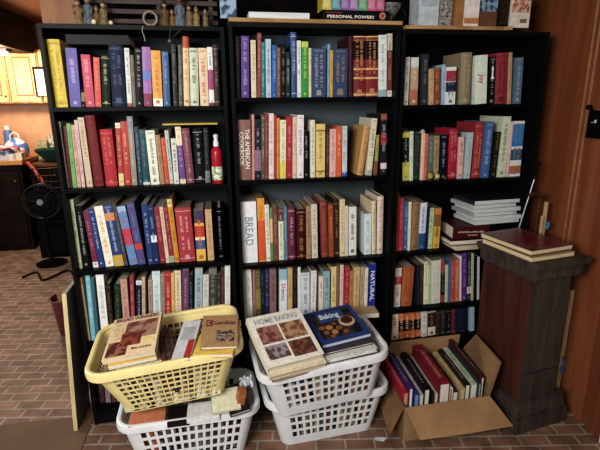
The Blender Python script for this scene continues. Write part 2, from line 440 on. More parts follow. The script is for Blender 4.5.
shelf_row('M', MS[0], 95, 'top shelf, middle bookcase', '''
236 240.5 36 235 30222c h 584450 - blackish plum book at the left end
241.5 249.3 36 241 5a3a90 p c8b0e8 - bright purple book
251.5 256.5 40 250.5 d6c8a4 p 8c7c5c - cream book left of the brick red one
257.5 261.3 33 257.5 943c34 p e0a898 - narrow brick red book
261.6 265 42 261 1f7c84 p a0d8d8 - narrow turquoise book
266 271.3 39 265.5 a8c4d4 p 2c5070 - light blue and white book
272 276.8 45 272 245cac p b0ccf0 - bright blue book
277 280.4 47.5 277 80564e p c0a090 - narrow mauve brown book
281 285.6 44 281 221a16 p b89850 - black book with gold specks
286 290.3 52 286 1b3438 p b0c8c8 - short black teal book
291.5 297 32 290.5 33558e h c0d4f0 - tallest steel blue book
297.5 301.4 40.5 297.5 d4d8d4 p 505860 - narrow white book
302 308.4 41.5 302 2d9a3c p d8e858 .9~1:c0d040 bright green book with yellow letters
308.7 311.4 48 308.5 d4d49c p 808050 - thin pale yellow book
312 326 48 312 314878 p c8bca0 - thick navy and orange paperback
327.3 329.8 44 327.3 6c98b8 p c0d8e8 - thin pale blue book
330 332.6 50 330 d4a830 p 806020 - thin golden yellow book
333 347.3 48.5 333 2f4574 p c09858 - second thick navy and orange paperback
349 353 36 349 461c22 h 6c3038 - narrow dark maroon hardback
353.5 365.3 36 353.5 84222a h d8b068 .62~.94:1c1614,.98~1:d8b068,.02~.05:d8b068,.3~.33:d8b068,.45~.48:d8b068 first red gilt encyclopedia volume, beside the dark maroon book
366 378 36 366 8a2428 h dcb46c .62~.94:1c1614,.98~1:d8b068,.02~.05:d8b068,.3~.33:d8b068,.45~.48:d8b068 red gilt encyclopedia volume next to white book
378.6 386.6 35 378.8 d4dcdc p 7c8c94 0~.12:88b0c0 white book with blue foot
387 395 33.5 387.5 cfc4b4 p 7c4838 0~.74:7a3c30,0~.1:d8ccc8 white and brown book at the right end''', rec=.03)
shelf_row('M', MS[1], 178, 'second shelf, middle bookcase', '''
239 252 120 237.3 8c6458 h e4e4dc - thick bronze cookbook with silver letters|THE AMERICAN/COOKBOOK
252.2 254.6 114.5 251.8 c88c84 p - - very thin salmon book
254.8 261.2 120 254.5 2c2830 p c8a8c8 .15~.5:8c6480 black and mauve book
261.5 264.8 115 261.5 5c5844 p d0d0b8 - narrow olive book
265 268.3 114 265 8c3430 p d09080 - narrow brick red book
268.6 273.8 113.5 268.5 dccccc p a08080 - pinkish white book
274 276.4 115 274 b03830 p - - thin red book
276.6 279.6 118 276.4 d08838 p 805020 - narrow orange book
280 286 120 280 dcd8b0 p a08c40 0~.3:d8c850 white book with yellow foot
286.5 292.4 117 286.5 b42838 p e8b0a8 - strong red book
292.6 296.6 117 292.5 d4b8a0 p 907058 - rosy cream book
297 303.6 115 297 dcd8dc p 8c5c9c - white book with purple letters
304.5 308.4 131 304.5 1c1c1e p d8d8d8 - short black book with white line
310.5 315 120 310.5 d8d4bc p 707c88 - ivory book
316 325 124 316 d8bf6c p 8c6c28 .1~.13:8c7030,.86~.89:8c7030 thick yellow book with framed spine
326 329.1 127.5 326 4c3430 p a08070 - narrow dark brown book
329.5 335.6 129 329.5 dcaaa4 p a06860 - pale pink book
336 341.3 126.5 336 dc5c30 p f0b090 - deep orange book
341.8 347 126 342 bccad4 p c87848 0~.08:3060a0 pale blue book with orange lettering
357 363 126.5 364.5 c49254 h 8c6430 - tan hardback leaning right with its cover showing
366 371.5 118.5 372 d4ccb4 p 6c6450 0~.1:b0b0b0 white book leaning right
374.2 377.2 135 376.3 a8a84c p 485020 0~.35:8c4838 narrow mustard green book
380.5 386.5 114 381 24242c p d0d0d8 .1~.2:d8c8d0,.5~.68:a8283c,.9~1:9c4830 black book with red and white patches''', rec=.03)
shelf_row('M', MS[2], 262, 'third shelf, middle bookcase', '''
243 258.2 202 240.5 dde2e4 p 7c8ca0 - very thick white paperback with blue grey title|BREAD
259 266 198.5 256.5 e0982c p d04820 .02~.66:d85428 orange book with red block
266.5 270.8 205 263 dcd8c8 p 808070 - white book beside the orange one
271 273.4 208 269 589060 p - .35~.8:d8b880 thin green and cream book
273.7 278.5 207.5 271.5 7c4438 p c09080 - reddish brown book
279 284 208 277.5 d4d8b8 p 688868 .75~1:6c4038 pale lime cream book
284.4 287.8 207 283 5c7c90 p b0c8d0 - narrow blue grey book
288.4 295.8 208 287 6c2440 h d8b8c0 - plum book with white title
297 306 209.5 296 401418 h c8a058 - thick oxblood book with gilt lettering
306.5 311 206 306 a88460 p 604830 - tan book beside the oxblood one
312 318 204.5 310.5 c8c4b4 p 7c7868 - greyish white book
322 328.6 201 320 8c3830 h b87860 - tall russet red book
329 334 204.5 328 a04828 p d89878 - rust orange book
335 339.6 200 334 3c281c h c0a060 - dark brown gilt book
340 344.8 199.5 340 d8c898 p 907c50 - tall straw cream book
345.2 348.2 206 345 c8c8c0 p - - thin grey white book
348.6 356.4 207 348.6 dcdad4 p 28282c - white book with bold black scrawl
364 371 214 364.4 ccdce0 p 688c9c - pale icy book with its brown cover showing
372 376 201 372 dccaa4 h 9c8860 - tall cream spined brown book
377 382.8 196.5 378 dcc8b8 h a08070 - tallest pinkish white book''', rec=.045)
shelf_row('M', MS[3], 312, 'fourth shelf, middle bookcase', '''
244 246.6 269 242.8 d0d4d0 p - - thin white book at the left end
246.9 253 269 245.2 dcdfdc p 9ca4a4 - white book second from left
253.3 256 269.5 252.3 9c7468 p - - thin brownish pink book
256.3 261 270 255.3 6c5c3c p b0a068 .2~.6:8c7c38 olive patterned book
261.4 264.8 268 260.5 182c38 p 506c78 - dark teal book
265 269.6 268.5 264.5 2c2c54 p 9088b0 - indigo book
270 276.5 269 269.2 8c6668 p 503438 - mauve brown book
279.5 287 269.5 279.6 d4e0e4 p c8287c .78~1:88b8cc white book with pink title|Demo
287.4 292.4 267.5 287.2 cfa870 p 8c6838 - plain tan book
292.7 297.4 267 292.5 33261e p 60483c - dark brown book
298 301 267 297.8 d8dcd8 p - - slim white book
301.4 309.8 273 301 c8d4dc p 4c6080 - thick pale blue white book
310.4 316 271 311 dcdcdc p c06080 - white book with rose lettering
319 323 276.5 319 dcd0c0 p c03830 - cream book with red label
323.4 329.6 271.5 323.6 8cb0bc p 305868 - powder blue book
331 335.8 267 331 dcc888 p 786030 - straw yellow book
336 338.6 266 336 8c6c48 p - - thin brown book
339.5 343 265 340 d8c0b8 p 907870 - pale rosy book
343.4 348.4 267 345 b02c38 p e09090 - vivid red book
348.8 352.6 271 350 b08048 p 705028 - brown ochre book
353 358.8 267.5 354 d0b078 p 886838 - light caramel book
359.2 363.5 267 359.8 b8a080 p 7c6848 - dull beige book
364 367.2 268 365 dcd4c0 p 8c8470 - narrow ivory book
368.3 374.8 264.5 369.3 2538a0 p e8ecf8 - cobalt blue book with white capitals|NATURAL''', rec=.05)
shelf_row('R', RS[0], 103, 'top shelf, right bookcase', '''
403.5 408 57 405.5 c0c8c0 p 505850 - slim white book at the left end
410 417.4 57.5 411.5 b89878 p d0d8c8 0~.32:b86850,.8~1:c8d0c8 tan book with salmon foot
420.8 427.3 54 422.5 30343c p 808890 - mottled charcoal book
429 433.8 69 429.3 c0a078 p 806040 - short light tan book
434 440 68 434.2 8c4c28 p d09058 - short rust brown book
441.5 444.8 64.5 442.5 98b4d0 p 4c6c98 - narrow powder blue book
445 455 67 446.5 d4dcd8 p 20304c .62~.9:b02c40,.34~.6:1c2c54 white book with red and navy squares
459.5 470 52.5 462 8c8064 h c8b484 - thick khaki hardback with its side showing
474.5 486.6 55.5 475.5 cfdccc p b82030 - thick mint white cookbook|Joy
488 494.3 57 490 17181a p d0d4d0 .66~.94:17181a black book with white chess piece
495 507 53 497 943038 h 5c1c20 - thick dusty red hardback
507.4 511 52.5 509 b89468 p 8c6c48 - narrow beige book
513 520.8 57.5 516 54708c p b0c4d4 - mottled blue book''', rec=.03)
shelf_row('R', RS[1], 179, 'second shelf, right bookcase', '''
402.5 409 129.5 402.5 1a2022 p c8ccc0 .0~.36:b8b83c,.84~.94:c8c040 black book with yellow foot
409.5 413 131.5 410 c8d8c0 p 809078 - pale green white book
413.5 419.6 133.5 415.5 22342e h 506050 - dark green hardback
420 423.3 133 422 dcb8a0 p - - thin pinkish cream book
423.5 426.6 134 425 cc6c54 p 904030 - narrow salmon book
427.5 432.6 136 429 5c6c60 p a0b0a0 - grey green book
433 438.4 136 434 a08c64 p 6c5c3c - khaki tan book
439.5 446 135 441 161d2c p c8d0e0 - blue black book with dotted spine
448 456.6 129 450 b01c34 h e0a0a0 - thick cherry red book
457.5 462.4 137 459.5 dcb0a4 p 904848 .0~.12:b8b8b8 pinkish patterned book
463.5 469.8 132.5 467.5 a8b8c4 p 8090a0 - plain pale grey book
471.5 479.8 122.5 476 a42c34 h d8b060 - tall crimson book
481 488.5 122 486 4468a8 p b8c8e8 - blue mottled book
490.5 495.8 132 496 24241c p 8c8c54 - black book with olive ornament
497 505 116.5 503 c4d0b4 p 607058 - tall pale green book leaning right
506 508.4 122 510 d8b8b8 p - - thin pink book
509 520 121.5 512 d8dcdc p 305070 .55~.95:2c7cc0,.3~.5:3c5870,.05~.2:b06c38 white atlas with blue disc and sea picture''', rec=.035)
shelf_row('R', RS[2], 246, 'third shelf, right bookcase', '''
395.5 397.2 192 397.5 d06438 p - - thin orange red book at the left end
397.5 402.7 199 398.8 c03850 p e08898 - raspberry red book
403 407 201.5 404.5 3464a0 p b0c8e8 - denim blue book
407.5 410 202 409 dcd8bc p - - thin cream book
410.3 417.6 202.5 413 947048 h 6c5030 - wide brown hardback
418 424.4 203 420.5 c8d4e0 p 3460a0 0~.35:2c5088 white book with blue foot
424.8 427.2 206 427 1c2848 p - - thin midnight blue book
427.6 432.2 208 429.5 b8cc98 p 486838 - pale green lettered book
432.6 439 208.5 435 d8a830 p 4c3020 .55~.85:8c5c3c,.85~1:c87c38 yellow book with brown head''', rec=.04)
shelf_row('R', RS[3], 300, 'fourth shelf, right bookcase', '''
393.5 400 268.5 395 d4ccc4 p 706860 .58~.78:c82c38 white book with red band
401 411.8 268 404 b45c30 h 8c4420 - thick burnt orange hardback
416.5 419 265 417.5 202a3c p - - thin black blue book
419.5 423 264.5 420.5 3c3020 p 807050 - narrow dark brown book
423.4 427.8 262 424 dcd8b4 p 5c7448 - cream book with green figure
428 430.8 265 428 a8c098 p - - thin sage green book
431 440.2 261 431.5 ccd0c0 p a8b0a4 - wide off white book
440.5 444.6 260.5 440.8 1c181c p c0a0a8 .7~1:b03848,0~.18:b02c48 black book with red ends
445 447.5 265 445.6 b0c8a8 p - - thin pale green book
448 450 260 448.6 34709c p - - thin teal blue book
450.3 454.3 260.5 450.8 b84c50 p e0b0a8 - rosy red book
454.6 459.2 259.5 455 cc6c48 p f0c0a0 - salmon orange book
459.4 461.4 256 459.6 dcd8dc p - - thin white book
461.7 466.6 252.5 462 60308c p c8a8e0 - violet purple book
467 470.8 254 467.4 28382c p c0c8b8 .15~.3:d0d4cc dark green and white book
471 473.4 253.5 471.3 b8c0a0 p - - thin greyish green book
474 476.8 256 474.5 16161c p - - thin black book
477 479 257 477.5 d0d4dc p - - slim white book beside the dark post''', rec=.04)
shelf_row('R', RS[4], 338, 'fifth shelf, right bookcase', '''
391 398.5 315 391 d4c0a0 p 281c18 - cream book with black stripes
399 404.3 314 399 cc6c38 p c8ccc8 .28~.72:121214 first orange and black volume from the striped book
404.5 409.8 313.5 404.5 c86434 p c8ccc8 .28~.72:121214 second orange and black volume from the striped book
410 415.2 313 410 cc6a38 p c8ccc8 .28~.72:121214 third orange and black volume from the striped book
415.4 420.8 312.5 415.4 c86636 p c8ccc8 .28~.72:121214 fourth orange and black volume beside the white book
421.3 427 312 421.3 c8cccc p 707478 - plain white book
428 435.4 312 428 d0c8b0 p 3c2c20 .35~.95:38241c white book with dark brown picture
436 440.3 311.5 436 38281c h 806048 - dark brown book
441 446 311 441 302c30 h 706468 - charcoal book
446.5 451 310.5 446.5 15181c h 90989c - black book left of the maroon one
451.5 456.3 309.5 451.5 642430 h 9c4c58 - maroon book
457 467.5 308 457 1a2440 h 2c3c60 - broad navy book
470 474.5 307 470 a0b8d0 p d8e4ec - pale blue book near the dark post''', rec=.03)
shelf_row('L', .09, 405, 'bottom shelf, left bookcase', '''
99 105 352 93 54342c h 806050 - brown book behind the yellow basket
106 111 350 101 8c7480 p c8b8c0 - greyish mauve book behind the yellow basket
112 116 354 108 6c3c40 p 503034 - dull red book behind the yellow basket
117 122 352 114 a89c8c p 605850 - stone grey book behind the yellow basket''', rec=.05)
# white chess piece emblem on the black book of the right bookcase
for o in list(COL.objects):
    if o.get('label', '').startswith('black book with white chess piece'):
        b = MB(); w = .5*(x_for(494.3, .03, RS[0])-x_for(488, .03, RS[0]))
        m_ = ink('dfe3df'); y = -.0009; z = .13
        for (x0, x1, z0, z1) in ((-.010, .010, 0, .008), (-.007, .007, .008, .014), (-.0045, .0045, .014, .045), (-.007, .007, .045, .050), (-.006, .006, .05, .062)):
            b.poly([(w+x0, y, z+z0), (w+x1, y, z+z0), (w+x1*.8, y, z+z1), (w+x0*.8, y, z+z1)], m_)
        b.build('chess_emblem', o)
# ------------------------------------------------------------------ flat books
def flat_book(O, x, y, w, d, th, col, label, kind='h', pages=None, name='book', group=None, spine='left', top=None):
    """O = top front-left corner, x/y = directions of width and height; thickness goes down. local z=0 is the top face"""
    root = empty(name, mw=frame(O, x, y) @ Matrix.Translation((0, 0, -th)))
    cm = mat(col, .4, .08, 50); t = .0025 if kind == 'h' else .0009; e = .003 if kind == 'h' else .0004
    b = MB(); b.box(0, w, 0, d, th-t, th, top or cm, 0); b.box(0, w, 0, d, 0, t, cm)
    if spine == 'left': b.box(0, t, 0, d, t, th-t, cm)
    elif spine == 'right': b.box(w-t, w, 0, d, t, th-t, cm)
    elif spine == 'front': b.box(0, w, 0, t, t, th-t, cm)
    else: b.box(0, w, d-t, d, t, th-t, cm)
    b.build('cover', root)
    s = t+.0003
    x0 = s if spine == 'left' else e; x1 = w-(s if spine == 'right' else e)
    y0 = s if spine == 'front' else e; y1 = d-(s if spine == 'back' else e)
    p = MB(); p.box(x0, x1, y0, y1, t+.0003, th-t-.0003, pages or mat('dfd8c4', .8, .14, 250, stretch=(.02, .02, 1))); p.build('page_block', root)
    tag(root, label, 'book', group)
    root['_th'] = th
    return root
def on_cover(root, x0, x1, y0, y1, m, name, dz=.0006):
    th = root['_th']; b = MB(); b.box(x0, x1, y0, y1, th, th+dz, m); return b.build(name, root)
def cover_text(root, txt, cx, cy, w, h, col, name='cover_title', dz=.0012, bold=.02):
    return text_obj(txt, name, root, ink(col), Matrix.Translation((cx, cy, root['_th']+dz)), w, h, bold=bold)
def px_book(pFL, pFR, pBL, zF, zB, w, d, th, col, label, **k):
    FL = at(*pFL, 2, zF); FR = at(*pFR, 2, zF); BL = at(*pBL, 2, zB)
    x = FR-FL; y = BL-FL
    return flat_book(FL, x, y, w or x.length, d or y.length, th, col, label, **k)
# lying books and bits on the shelves
P = at(64, 47, 1, .05)
flat_book((.098, .045, max(at(108, 45, 1, .045).z, at(65, 48, 1, .045).z)+.043), (1, 0, .0), (0, 1, 0), .27, .2, .041, '17181c', 'large black book lying flat on top of the upright books, top left', spine='front')
flat_book((x_for(163, .04, 1.56), .04, at(163, 124, 1, .04).z+.001), (1, 0, 0), (0, 1, 0), .262, .17, .007, 'c8a83c', 'thin yellow edged book lying on upright books above the spray bottle', kind='p', spine='front')
r_ = flat_book((1.41, -.052, .548), (1, -.06, 0), (.06, 1, 0), .175, .1, .026, 'bfa37c', 'beige paperback lying flat in front of books, middle fourth shelf', kind='p', spine='left')
# stack at the right end of the third shelf, right bookcase
g = 'books stacked flat beside upright books'
flat_book((2.045, -.018, .895), (1, .03, 0), (-.05, 1, 0), .20, .25, .024, 'c9b89a', 'cream book at the bottom of the stack on right bookcase', spine='front', group=g)
flat_book((2.02, 0, .925), (1, .02, 0), (-.05, 1, 0), .20, .24, .028, '2c211c', 'dark brown covered book second from bottom of the right stack', spine='back', group=g)
mb = flat_book((2.04, .02, 1.0), (1, -.1, 0), (.1, 1, 0), .215, .22, .072, '4c1418', 'thick maroon book with pale title under the pile of magazines', spine='front', group=g)
q = MB(); rr = random.Random(3)
for k in range(12):
    x = .03+k*.013; hgt = rr.uniform(.008, .013)
    q.poly([(x, -.0008, .036), (x+.009, -.0008, .036), (x+.009, -.0008, .036+hgt), (x, -.0008, .036+hgt)], ink('b89c90'))
for k in range(5):
    x = .09+k*.012; q.poly([(x, -.0008, .018), (x+.008, -.0008, .018), (x+.008, -.0008, .026), (x, -.0008, .026)], ink('b89c90'))
q.build('spine_title', mb)
for k in range(6):
    z = 1.004+.0235*(k+1)
    a = [.0, -.05, .03, -.02, .05, -.03][k]
    flat_book((2.170+.010*(k % 2)-.004*k, .015+.004*(k % 3), z), (1, a+.08, 0), (-.28-a, 1, 0), .295, .215, .0228, ['c4ccd0', 'd0d4d4', '9ca4a8', 'ccd4d8', 'b0b4b4', '283038'][k],
              ['lowest', 'second lowest', 'third', 'fourth', 'fifth', 'topmost'][k]+' pale magazine in the pile on the right bookcase' if k < 5 else 'dark covered topmost magazine in the pile on the right bookcase',
              kind='p', name='magazine', group='magazines piled on the right bookcase', spine='left', pages=mat('ccd4d6', .7, .1, 300, stretch=(.02, .02, 1)))
# spray bottle
x, y = .735, .018
sb = empty('spray_bottle', (x, y, LS[1])); tag(sb, 'red spray bottle with white nozzle standing before dark books', 'bottle')
b = MB(); b.lathe([(.024, 0), (.027, .004), (.027, .10), (.0275, .15), (.025, .165), (.017, .178), (.0125, .184)], mat('b01830', .25, .05), 24)
b.build('bottle_body', sb, True)
b = MB(); b.lathe([(.0277, .02), (.0278, .021), (.0278, .085), (.0277, .086)], mat('d8d0c8', .4, .3, 50, kind='photo', h2='6a9c58'), 24); b.build('bottle_label', sb, True)
b = MB(); b.lathe([(.014, .184), (.014, .205), (.010, .21), (.009, .225), (.012, .227), (.012, .24), (.004, .244)], mat('d8d8dc', .4, .05), 18)
b.tube((0, -.005, .233), (0, -.018, .233), .003, .003, mat('d8d8dc', .4, .05)); b.build('spray_nozzle', sb, True)
# trinkets on second shelf of right bookcase
def trinket(px, py, s, col, label, z, y=.012):
    X = x_for(px, y, z); t = empty('trinket', (X, y, z)); tag(t, label, 'ornament', 'small ornaments on the right bookcase')
    b = MB(); b.lathe([(.010*s, 0), (.011*s, .003*s), (.006*s, .006*s), (.004*s, .010*s)], mat('3c3428', .5), 14); b.build('foot', t, True)
    b = MB(); b.ball((0, 0, .026*s), .016*s, mat(col, .4, .2, 80), 1.15); b.build('body', t, True)
    b = MB(); b.ball((0, 0, .049*s), .006*s, mat('5c4c30', .5)); b.build('cap', t, True)
trinket(430, 175, 1.0, 'a89848', 'brownish yellow egg shaped ornament before grey green book', RS[1])
trinket(437, 178, .9, 'b8bc68', 'pale yellow egg shaped ornament before the khaki book', RS[1])
trinket(445, 180, .45, '5c5c54', 'tiny grey ball ornament at the shelf edge', RS[1])
gb = MB(); gb.ball((0, 0, .016), .016, mat('6c6c68', .3, .4, 60, kind='photo', h2='a8a8a0'), 1.1)
o = gb.build('marble_egg', None, True); o.location = (x_for(422, .08, 1.5), .08, RS[1]+(at(422, 133, 1, .08).z-RS[1])-.012)
tag(o, 'mottled grey egg resting on top of the dark green book', 'ornament')
# headband of things hanging: thin white cable over top left shelf
b = MB(); p = [at(143, 26, 1, -.004), at(142, 31, 1, -.008), at(144, 36, 1, -.006), at(145, 41, 1, -.004)]
b.path(p, .0016, mat('b8b0a0', .5), 6)
tag(b.build('string', None, True), 'pale string end hanging over the front of the left bookcase', 'string')
b = MB(); p = [at(171, 26, 1, -.006), at(170, 34, 1, -.008), at(169.5, 40, 1, -.006), at(172, 38, 1, -.006), at(178, 32, 1, -.008), at(184, 28, 1, -.004)]
b.path(p, .0022, mat('3c3c40', .5), 6); b.ball(at(169.5, 41, 1, -.006), .008, mat('707478', .4))
tag(b.build('cable', None, True), 'dark looped cable with grey tip hanging from the left bookcase top', 'cable')
# ------------------------------------------------------------------ baskets
def perim(hx, hy, r, nx, ny, nc=5, bar=.34):
    """rounded rectangle points ccw from front-left; returns (pt, is_hole_segment_after)"""
    pts = []; 
    def side(p0, p1, n):
        L = Vector(p1)-Vector(p0)
        for k in range(n):
            a = k/n; bb = (k+bar)/n
            pts.append((Vector(p0)+L*a, False)); pts.append((Vector(p0)+L*bb, True))
        pts.append((Vector(p0)+L*.99999, False))
    def corner(cx, cy, a0):
        for k in range(1, nc):
            a = a0+math.pi/2*k/nc; pts.append((Vector((cx+r*math.cos(a), cy+r*math.sin(a))), False))
    side((-hx+r, -hy), (hx-r, -hy), nx); corner(hx-r, -hy+r, -math.pi/2)
    side((hx, -hy+r), (hx, hy-r), ny); corner(hx-r, hy-r, 0)
    side((hx-r, hy), (-hx+r, hy), nx); corner(-hx+r, hy-r, math.pi/2)
    side((-hx, hy-r), (-hx, -hy+r), ny); corner(-hx+r, -hy+r, math.pi)
    return pts
def basket(O, x, y, W, D, H, Wb, Db, nx, ny, nz, col, label, hb=.05, ht=.03, vbar=.3, bar=.34, group=None, rimw=.02):
    """O = front-left rim corner; x,y = directions"""
    fr = frame(O, x, y); root = empty('laundry_basket', mw=fr @ Matrix.Translation((W/2, D/2, -H)))
    tag(root, label, 'basket', group)
    m = mat(col, .38, .05, 10)
    b = MB(); i = b.mi(m); levels = [(0, False), (hb, True)]
    ch = (H-hb-ht)/nz
    for k in range(nz):
        levels[-1] = (levels[-1][0], True); levels.append((hb+ch*(k+1-vbar), False)); levels.append((hb+ch*(k+1), True))
    levels[-1] = (levels[-1][0], False); levels.append((H, False))
    rings = []
    for z, hole in levels:
        t = z/H; hx = (Wb+(W-Wb)*t)/2-rimw*.6*0-.012; hy = (Db+(D-Db)*t)/2-.012; r = .05+.02*t
        pp = perim(hx, hy, r, nx, ny, bar=bar)
        rings.append([b.bm.verts.new((p.x, p.y, z)) for p, _ in pp])
    flags = [f for _, f in pp]; N = len(flags)
    for a in range(len(levels)-1):
        for k in range(N):
            if levels[a][1] and flags[k]: continue
            b.bm.faces.new((rings[a][k], rings[a][(k+1) % N], rings[a+1][(k+1) % N], rings[a+1][k])).material_index = i
    o = b.build('lattice_wall', root)
    s = o.modifiers.new('s', 'SOLIDIFY'); s.thickness = .003; s.offset = 0
    b = MB(); hx, hy = Wb/2-.012, Db/2-.012; pp = perim(hx, hy, .05, nx, ny, bar=bar)
    i = b.mi(m); A = [b.bm.verts.new((p.x, p.y, .001)) for p, _ in pp]; B = [b.bm.verts.new((p.x, p.y, .005)) for p, _ in pp]
    b.bm.faces.new(A[::-1]).material_index = i; b.bm.faces.new(B).material_index = i
    for k in range(N): b.bm.faces.new((A[k], A[(k+1) % N], B[(k+1) % N], B[k])).material_index = i
    b.build('base', root)
    # rolled rim
    b = MB(); i = b.mi(m); prof = [(-.002, -.012), (-.003, 0), (.002, .006), (.010, .007), (.016, .003), (.018, -.006), (.0175, -.024), (.0145, -.024), (.0145, -.006), (.010, .001), (.003, .0), (.001, -.012)]
    base = perim(W/2-.014, D/2-.014, .07, 8, 6); n = len(base); R = []
    for k, (p, _) in enumerate(base):
        d = (base[(k+1) % n][0]-base[k-1][0]).normalized(); nrm = Vector((d.y, -d.x))
        bul = .008*(1-min(1, abs(p.x)/(W/2))**2) if abs(p.y) > D/2-.03 else 0
        R.append([b.bm.verts.new((p.x+nrm.x*(q*1.25), p.y+nrm.y*(q*1.25)-0, H+zz*1.25)) for q, zz in prof])
    for k in range(n):
        A, B = R[k], R[(k+1) % n]
        for j in range(len(prof)):
            b.bm.faces.new((A[j], A[(j+1) % len(prof)], B[(j+1) % len(prof)], B[j])).material_index = i
    b.build('rim', root, True)
    return root, fr
WH = 'd6dce0'; YE = 'e6d48c'
g = 'white laundry baskets full of books'
b1, f1 = basket((.916, -.404, .27), (1, .07, 0), (-.07, 1, 0), .645, .375, .27, .52, .30, 12, 7, 4, WH, 'white laundry basket on the floor under the other white basket', group=g)
b2, f2 = basket((.872, -.498, .485), (.994, .056, .085), (-.06, .998, .036), .640, .415, .27, .52, .31, 12, 7, 4, WH, 'white laundry basket stacked on another, holding the home baking book', group=g)
b3, f3 = basket((.215, -.42, .27), (1, .03, 0), (-.03, 1, 0), .66, .375, .27, .53, .32, 13, 8, 4, WH, 'white laundry basket on the floor beneath the yellow basket', bar=.36, group=g, hb=.04)
b4, f4 = basket((.140, -.512, .600), (.994, .035, .08), (-.02, .998, .055), .665, .435, .27, .47, .30, 15, 9, 7, YE, 'pale yellow laundry basket of books standing on a white basket', vbar=.27, bar=.24, hb=.022, ht=.035)
def fill(fr, items, H):
    """books inside a basket; local coordinates from the rim's front-left corner: x, y, ztop(below rim), w, d, th, spine, colour, label, tilt"""
    for (x, y, z, w, d, th, sp, col, label, rx, rz) in items:
        mw = fr @ Matrix.Translation((x, y, z)) @ Matrix.Rotation(rz, 4, 'Z') @ Matrix.Rotation(rx, 4, 'X')
        X = mw.to_3x3() @ Vector((1, 0, 0)); Y = mw.to_3x3() @ Vector((0, 1, 0))
        flat_book(mw.translation, X, Y, w, d, th, col, label, kind='h', spine=sp, group='books packed in the laundry baskets')
def upright_fill(fr, x0, x1, ytop0, y, zb, hmin, hmax, cols, who, depth=.2):
    """books standing in a basket with spines up/front"""
    x = x0; k = 0
    for col, word in cols:
        w = random.uniform(.024, .042)
        if x+w > x1: break
        h = random.uniform(hmin, hmax)
        mw = fr @ Matrix.Translation((x, y, zb))
        root = empty('book', mw=mw)
        book_mesh(root, w, h, depth, col, 'p', random.choice(('e0dcc8', '302c28')), [], None, random)
        tag(root, '%s book standing inside %s' % (word, who), 'book', 'books standing inside the baskets')
        x += w+.002; k += 1
pal = [('8c4a34', 'rust brown'), ('d8cfb8', 'cream'), ('2c2c34', 'black'), ('b89468', 'tan'), ('5c3430', 'dark maroon'), ('c8ccc8', 'light grey'), ('3c4c64', 'slate blue'),
       ('a86048', 'terracotta'), ('20201e', 'charcoal'), ('d0b088', 'sandy'), ('6c6058', 'taupe'), ('bcb4a4', 'stone'), ('402820', 'umber'), ('c49070', 'peach brown'), ('787468', 'dull grey')]
upright_fill(f1, .085, .56, 0, .085, -.262, .17, .21, pal, 'the bottom white basket, middle pair', .2)
upright_fill(f2, .085, .57, 0, .08, -.262, .15, .185, pal[4:]+pal[:4], 'the upper white basket, middle pair', .2)
pal3 = [('d07858', 'salmon'), ('cc7050', 'coral'), ('28303a', 'ink blue'), ('1c1c20', 'black'), ('242c34', 'dark slate'), ('2c2830', 'dusky'), ('5c584c', 'olive grey'), ('8c8c80', 'pale olive'),
        ('6c7060', 'moss grey'), ('4c4838', 'dark olive'), ('8c8474', 'stone grey'), ('3c3034', 'plum black'), ('4c3c38', 'dark brown'), ('706860', 'taupe')]
upright_fill(f3, .085, .58, 0, .075, -.262, .19, .215, pal3, 'the white basket below the yellow one', .22)
pal4 = [('c8b890', 'straw'), ('2c2a24', 'black'), ('a89c78', 'drab'), ('181818', 'jet black'), ('c4c4b4', 'pale grey'), ('6c5c44', 'brown'), ('d4d0bc', 'ivory'), ('b0a488', 'beige'), ('343028', 'dark umber'), ('c8c8c0', 'silver'), ('8c8468', 'khaki'), ('e0dcc8', 'off white')]
upright_fill(f4, .11, .57, 0, .074, -.262, .13, .155, pal4, 'the yellow basket', .2)
# books heaped on the white basket below the yellow one
fl = flat_book(at(126, 433, 2, .283)+Vector((.0, .045, -.006)), (1, .03, 0), (-.03, 1, 0), .16, .12, .028, 'c87850', 'salmon orange book lying in the lower left white basket', spine='front')
flat_book(at(166, 428, 2, .283)+Vector((0, .04, -.006)), (1, .02, 0), (-.02, 1, 0), .10, .12, .026, '1c1c1e', 'black book with white lettering in the lower left white basket', spine='front')
flat_book(at(186, 424, 2, .29)+Vector((0, .04, 0)), (1, -.02, .0), (.02, 1, .0), .15, .11, .03, 'd4d8d8', 'white book lying in the front of the lower left white basket', spine='front')
px_book((213, 413), (236, 409), (222, 398), .315, .34, .13, .12, .018, 'cfcfae', 'pale green magazine lying over the white book, lower left basket', kind='p')
px_book((231, 415), (249, 409), (240, 393), .30, .33, .1, .16, .02, '2a2026', 'dark plum book at the right of the lower left basket', kind='h')
# tissue-like packet and orange box between the basket pairs
b = MB(); p = at(244, 399, 2, .34); b.box(-.018, .018, -.01, .03, -.05, .03, mat('b06438', .4), .003); o = b.build('small_box'); o.location = (p.x-.01, p.y, p.z+.02); o.rotation_euler = (.1, .15, .2)
tag(o, 'small orange brown packet wedged at the right end of the left basket', 'packet')
b = MB(); N_ = 9
V = [[b.bm.verts.new((-.03+.06*i/N_+.004*math.sin(j*2.1), -.03+.06*j/N_, .02*math.sin(i*1.3)*math.cos(j*1.7)+.02)) for i in range(N_+1)] for j in range(N_+1)]
b.mi(mat('c8d0d8', .4, .1))
for j in range(N_):
    for i in range(N_): b.bm.faces.new((V[j][i], V[j][i+1], V[j+1][i+1], V[j+1][i]))
o = b.build('crumpled_wrapper', None, True); o.location = at(246, 385, 2, .36)
tag(o, 'crumpled white plastic wrapper on the lower left basket beside stacked baskets', 'wrapper')
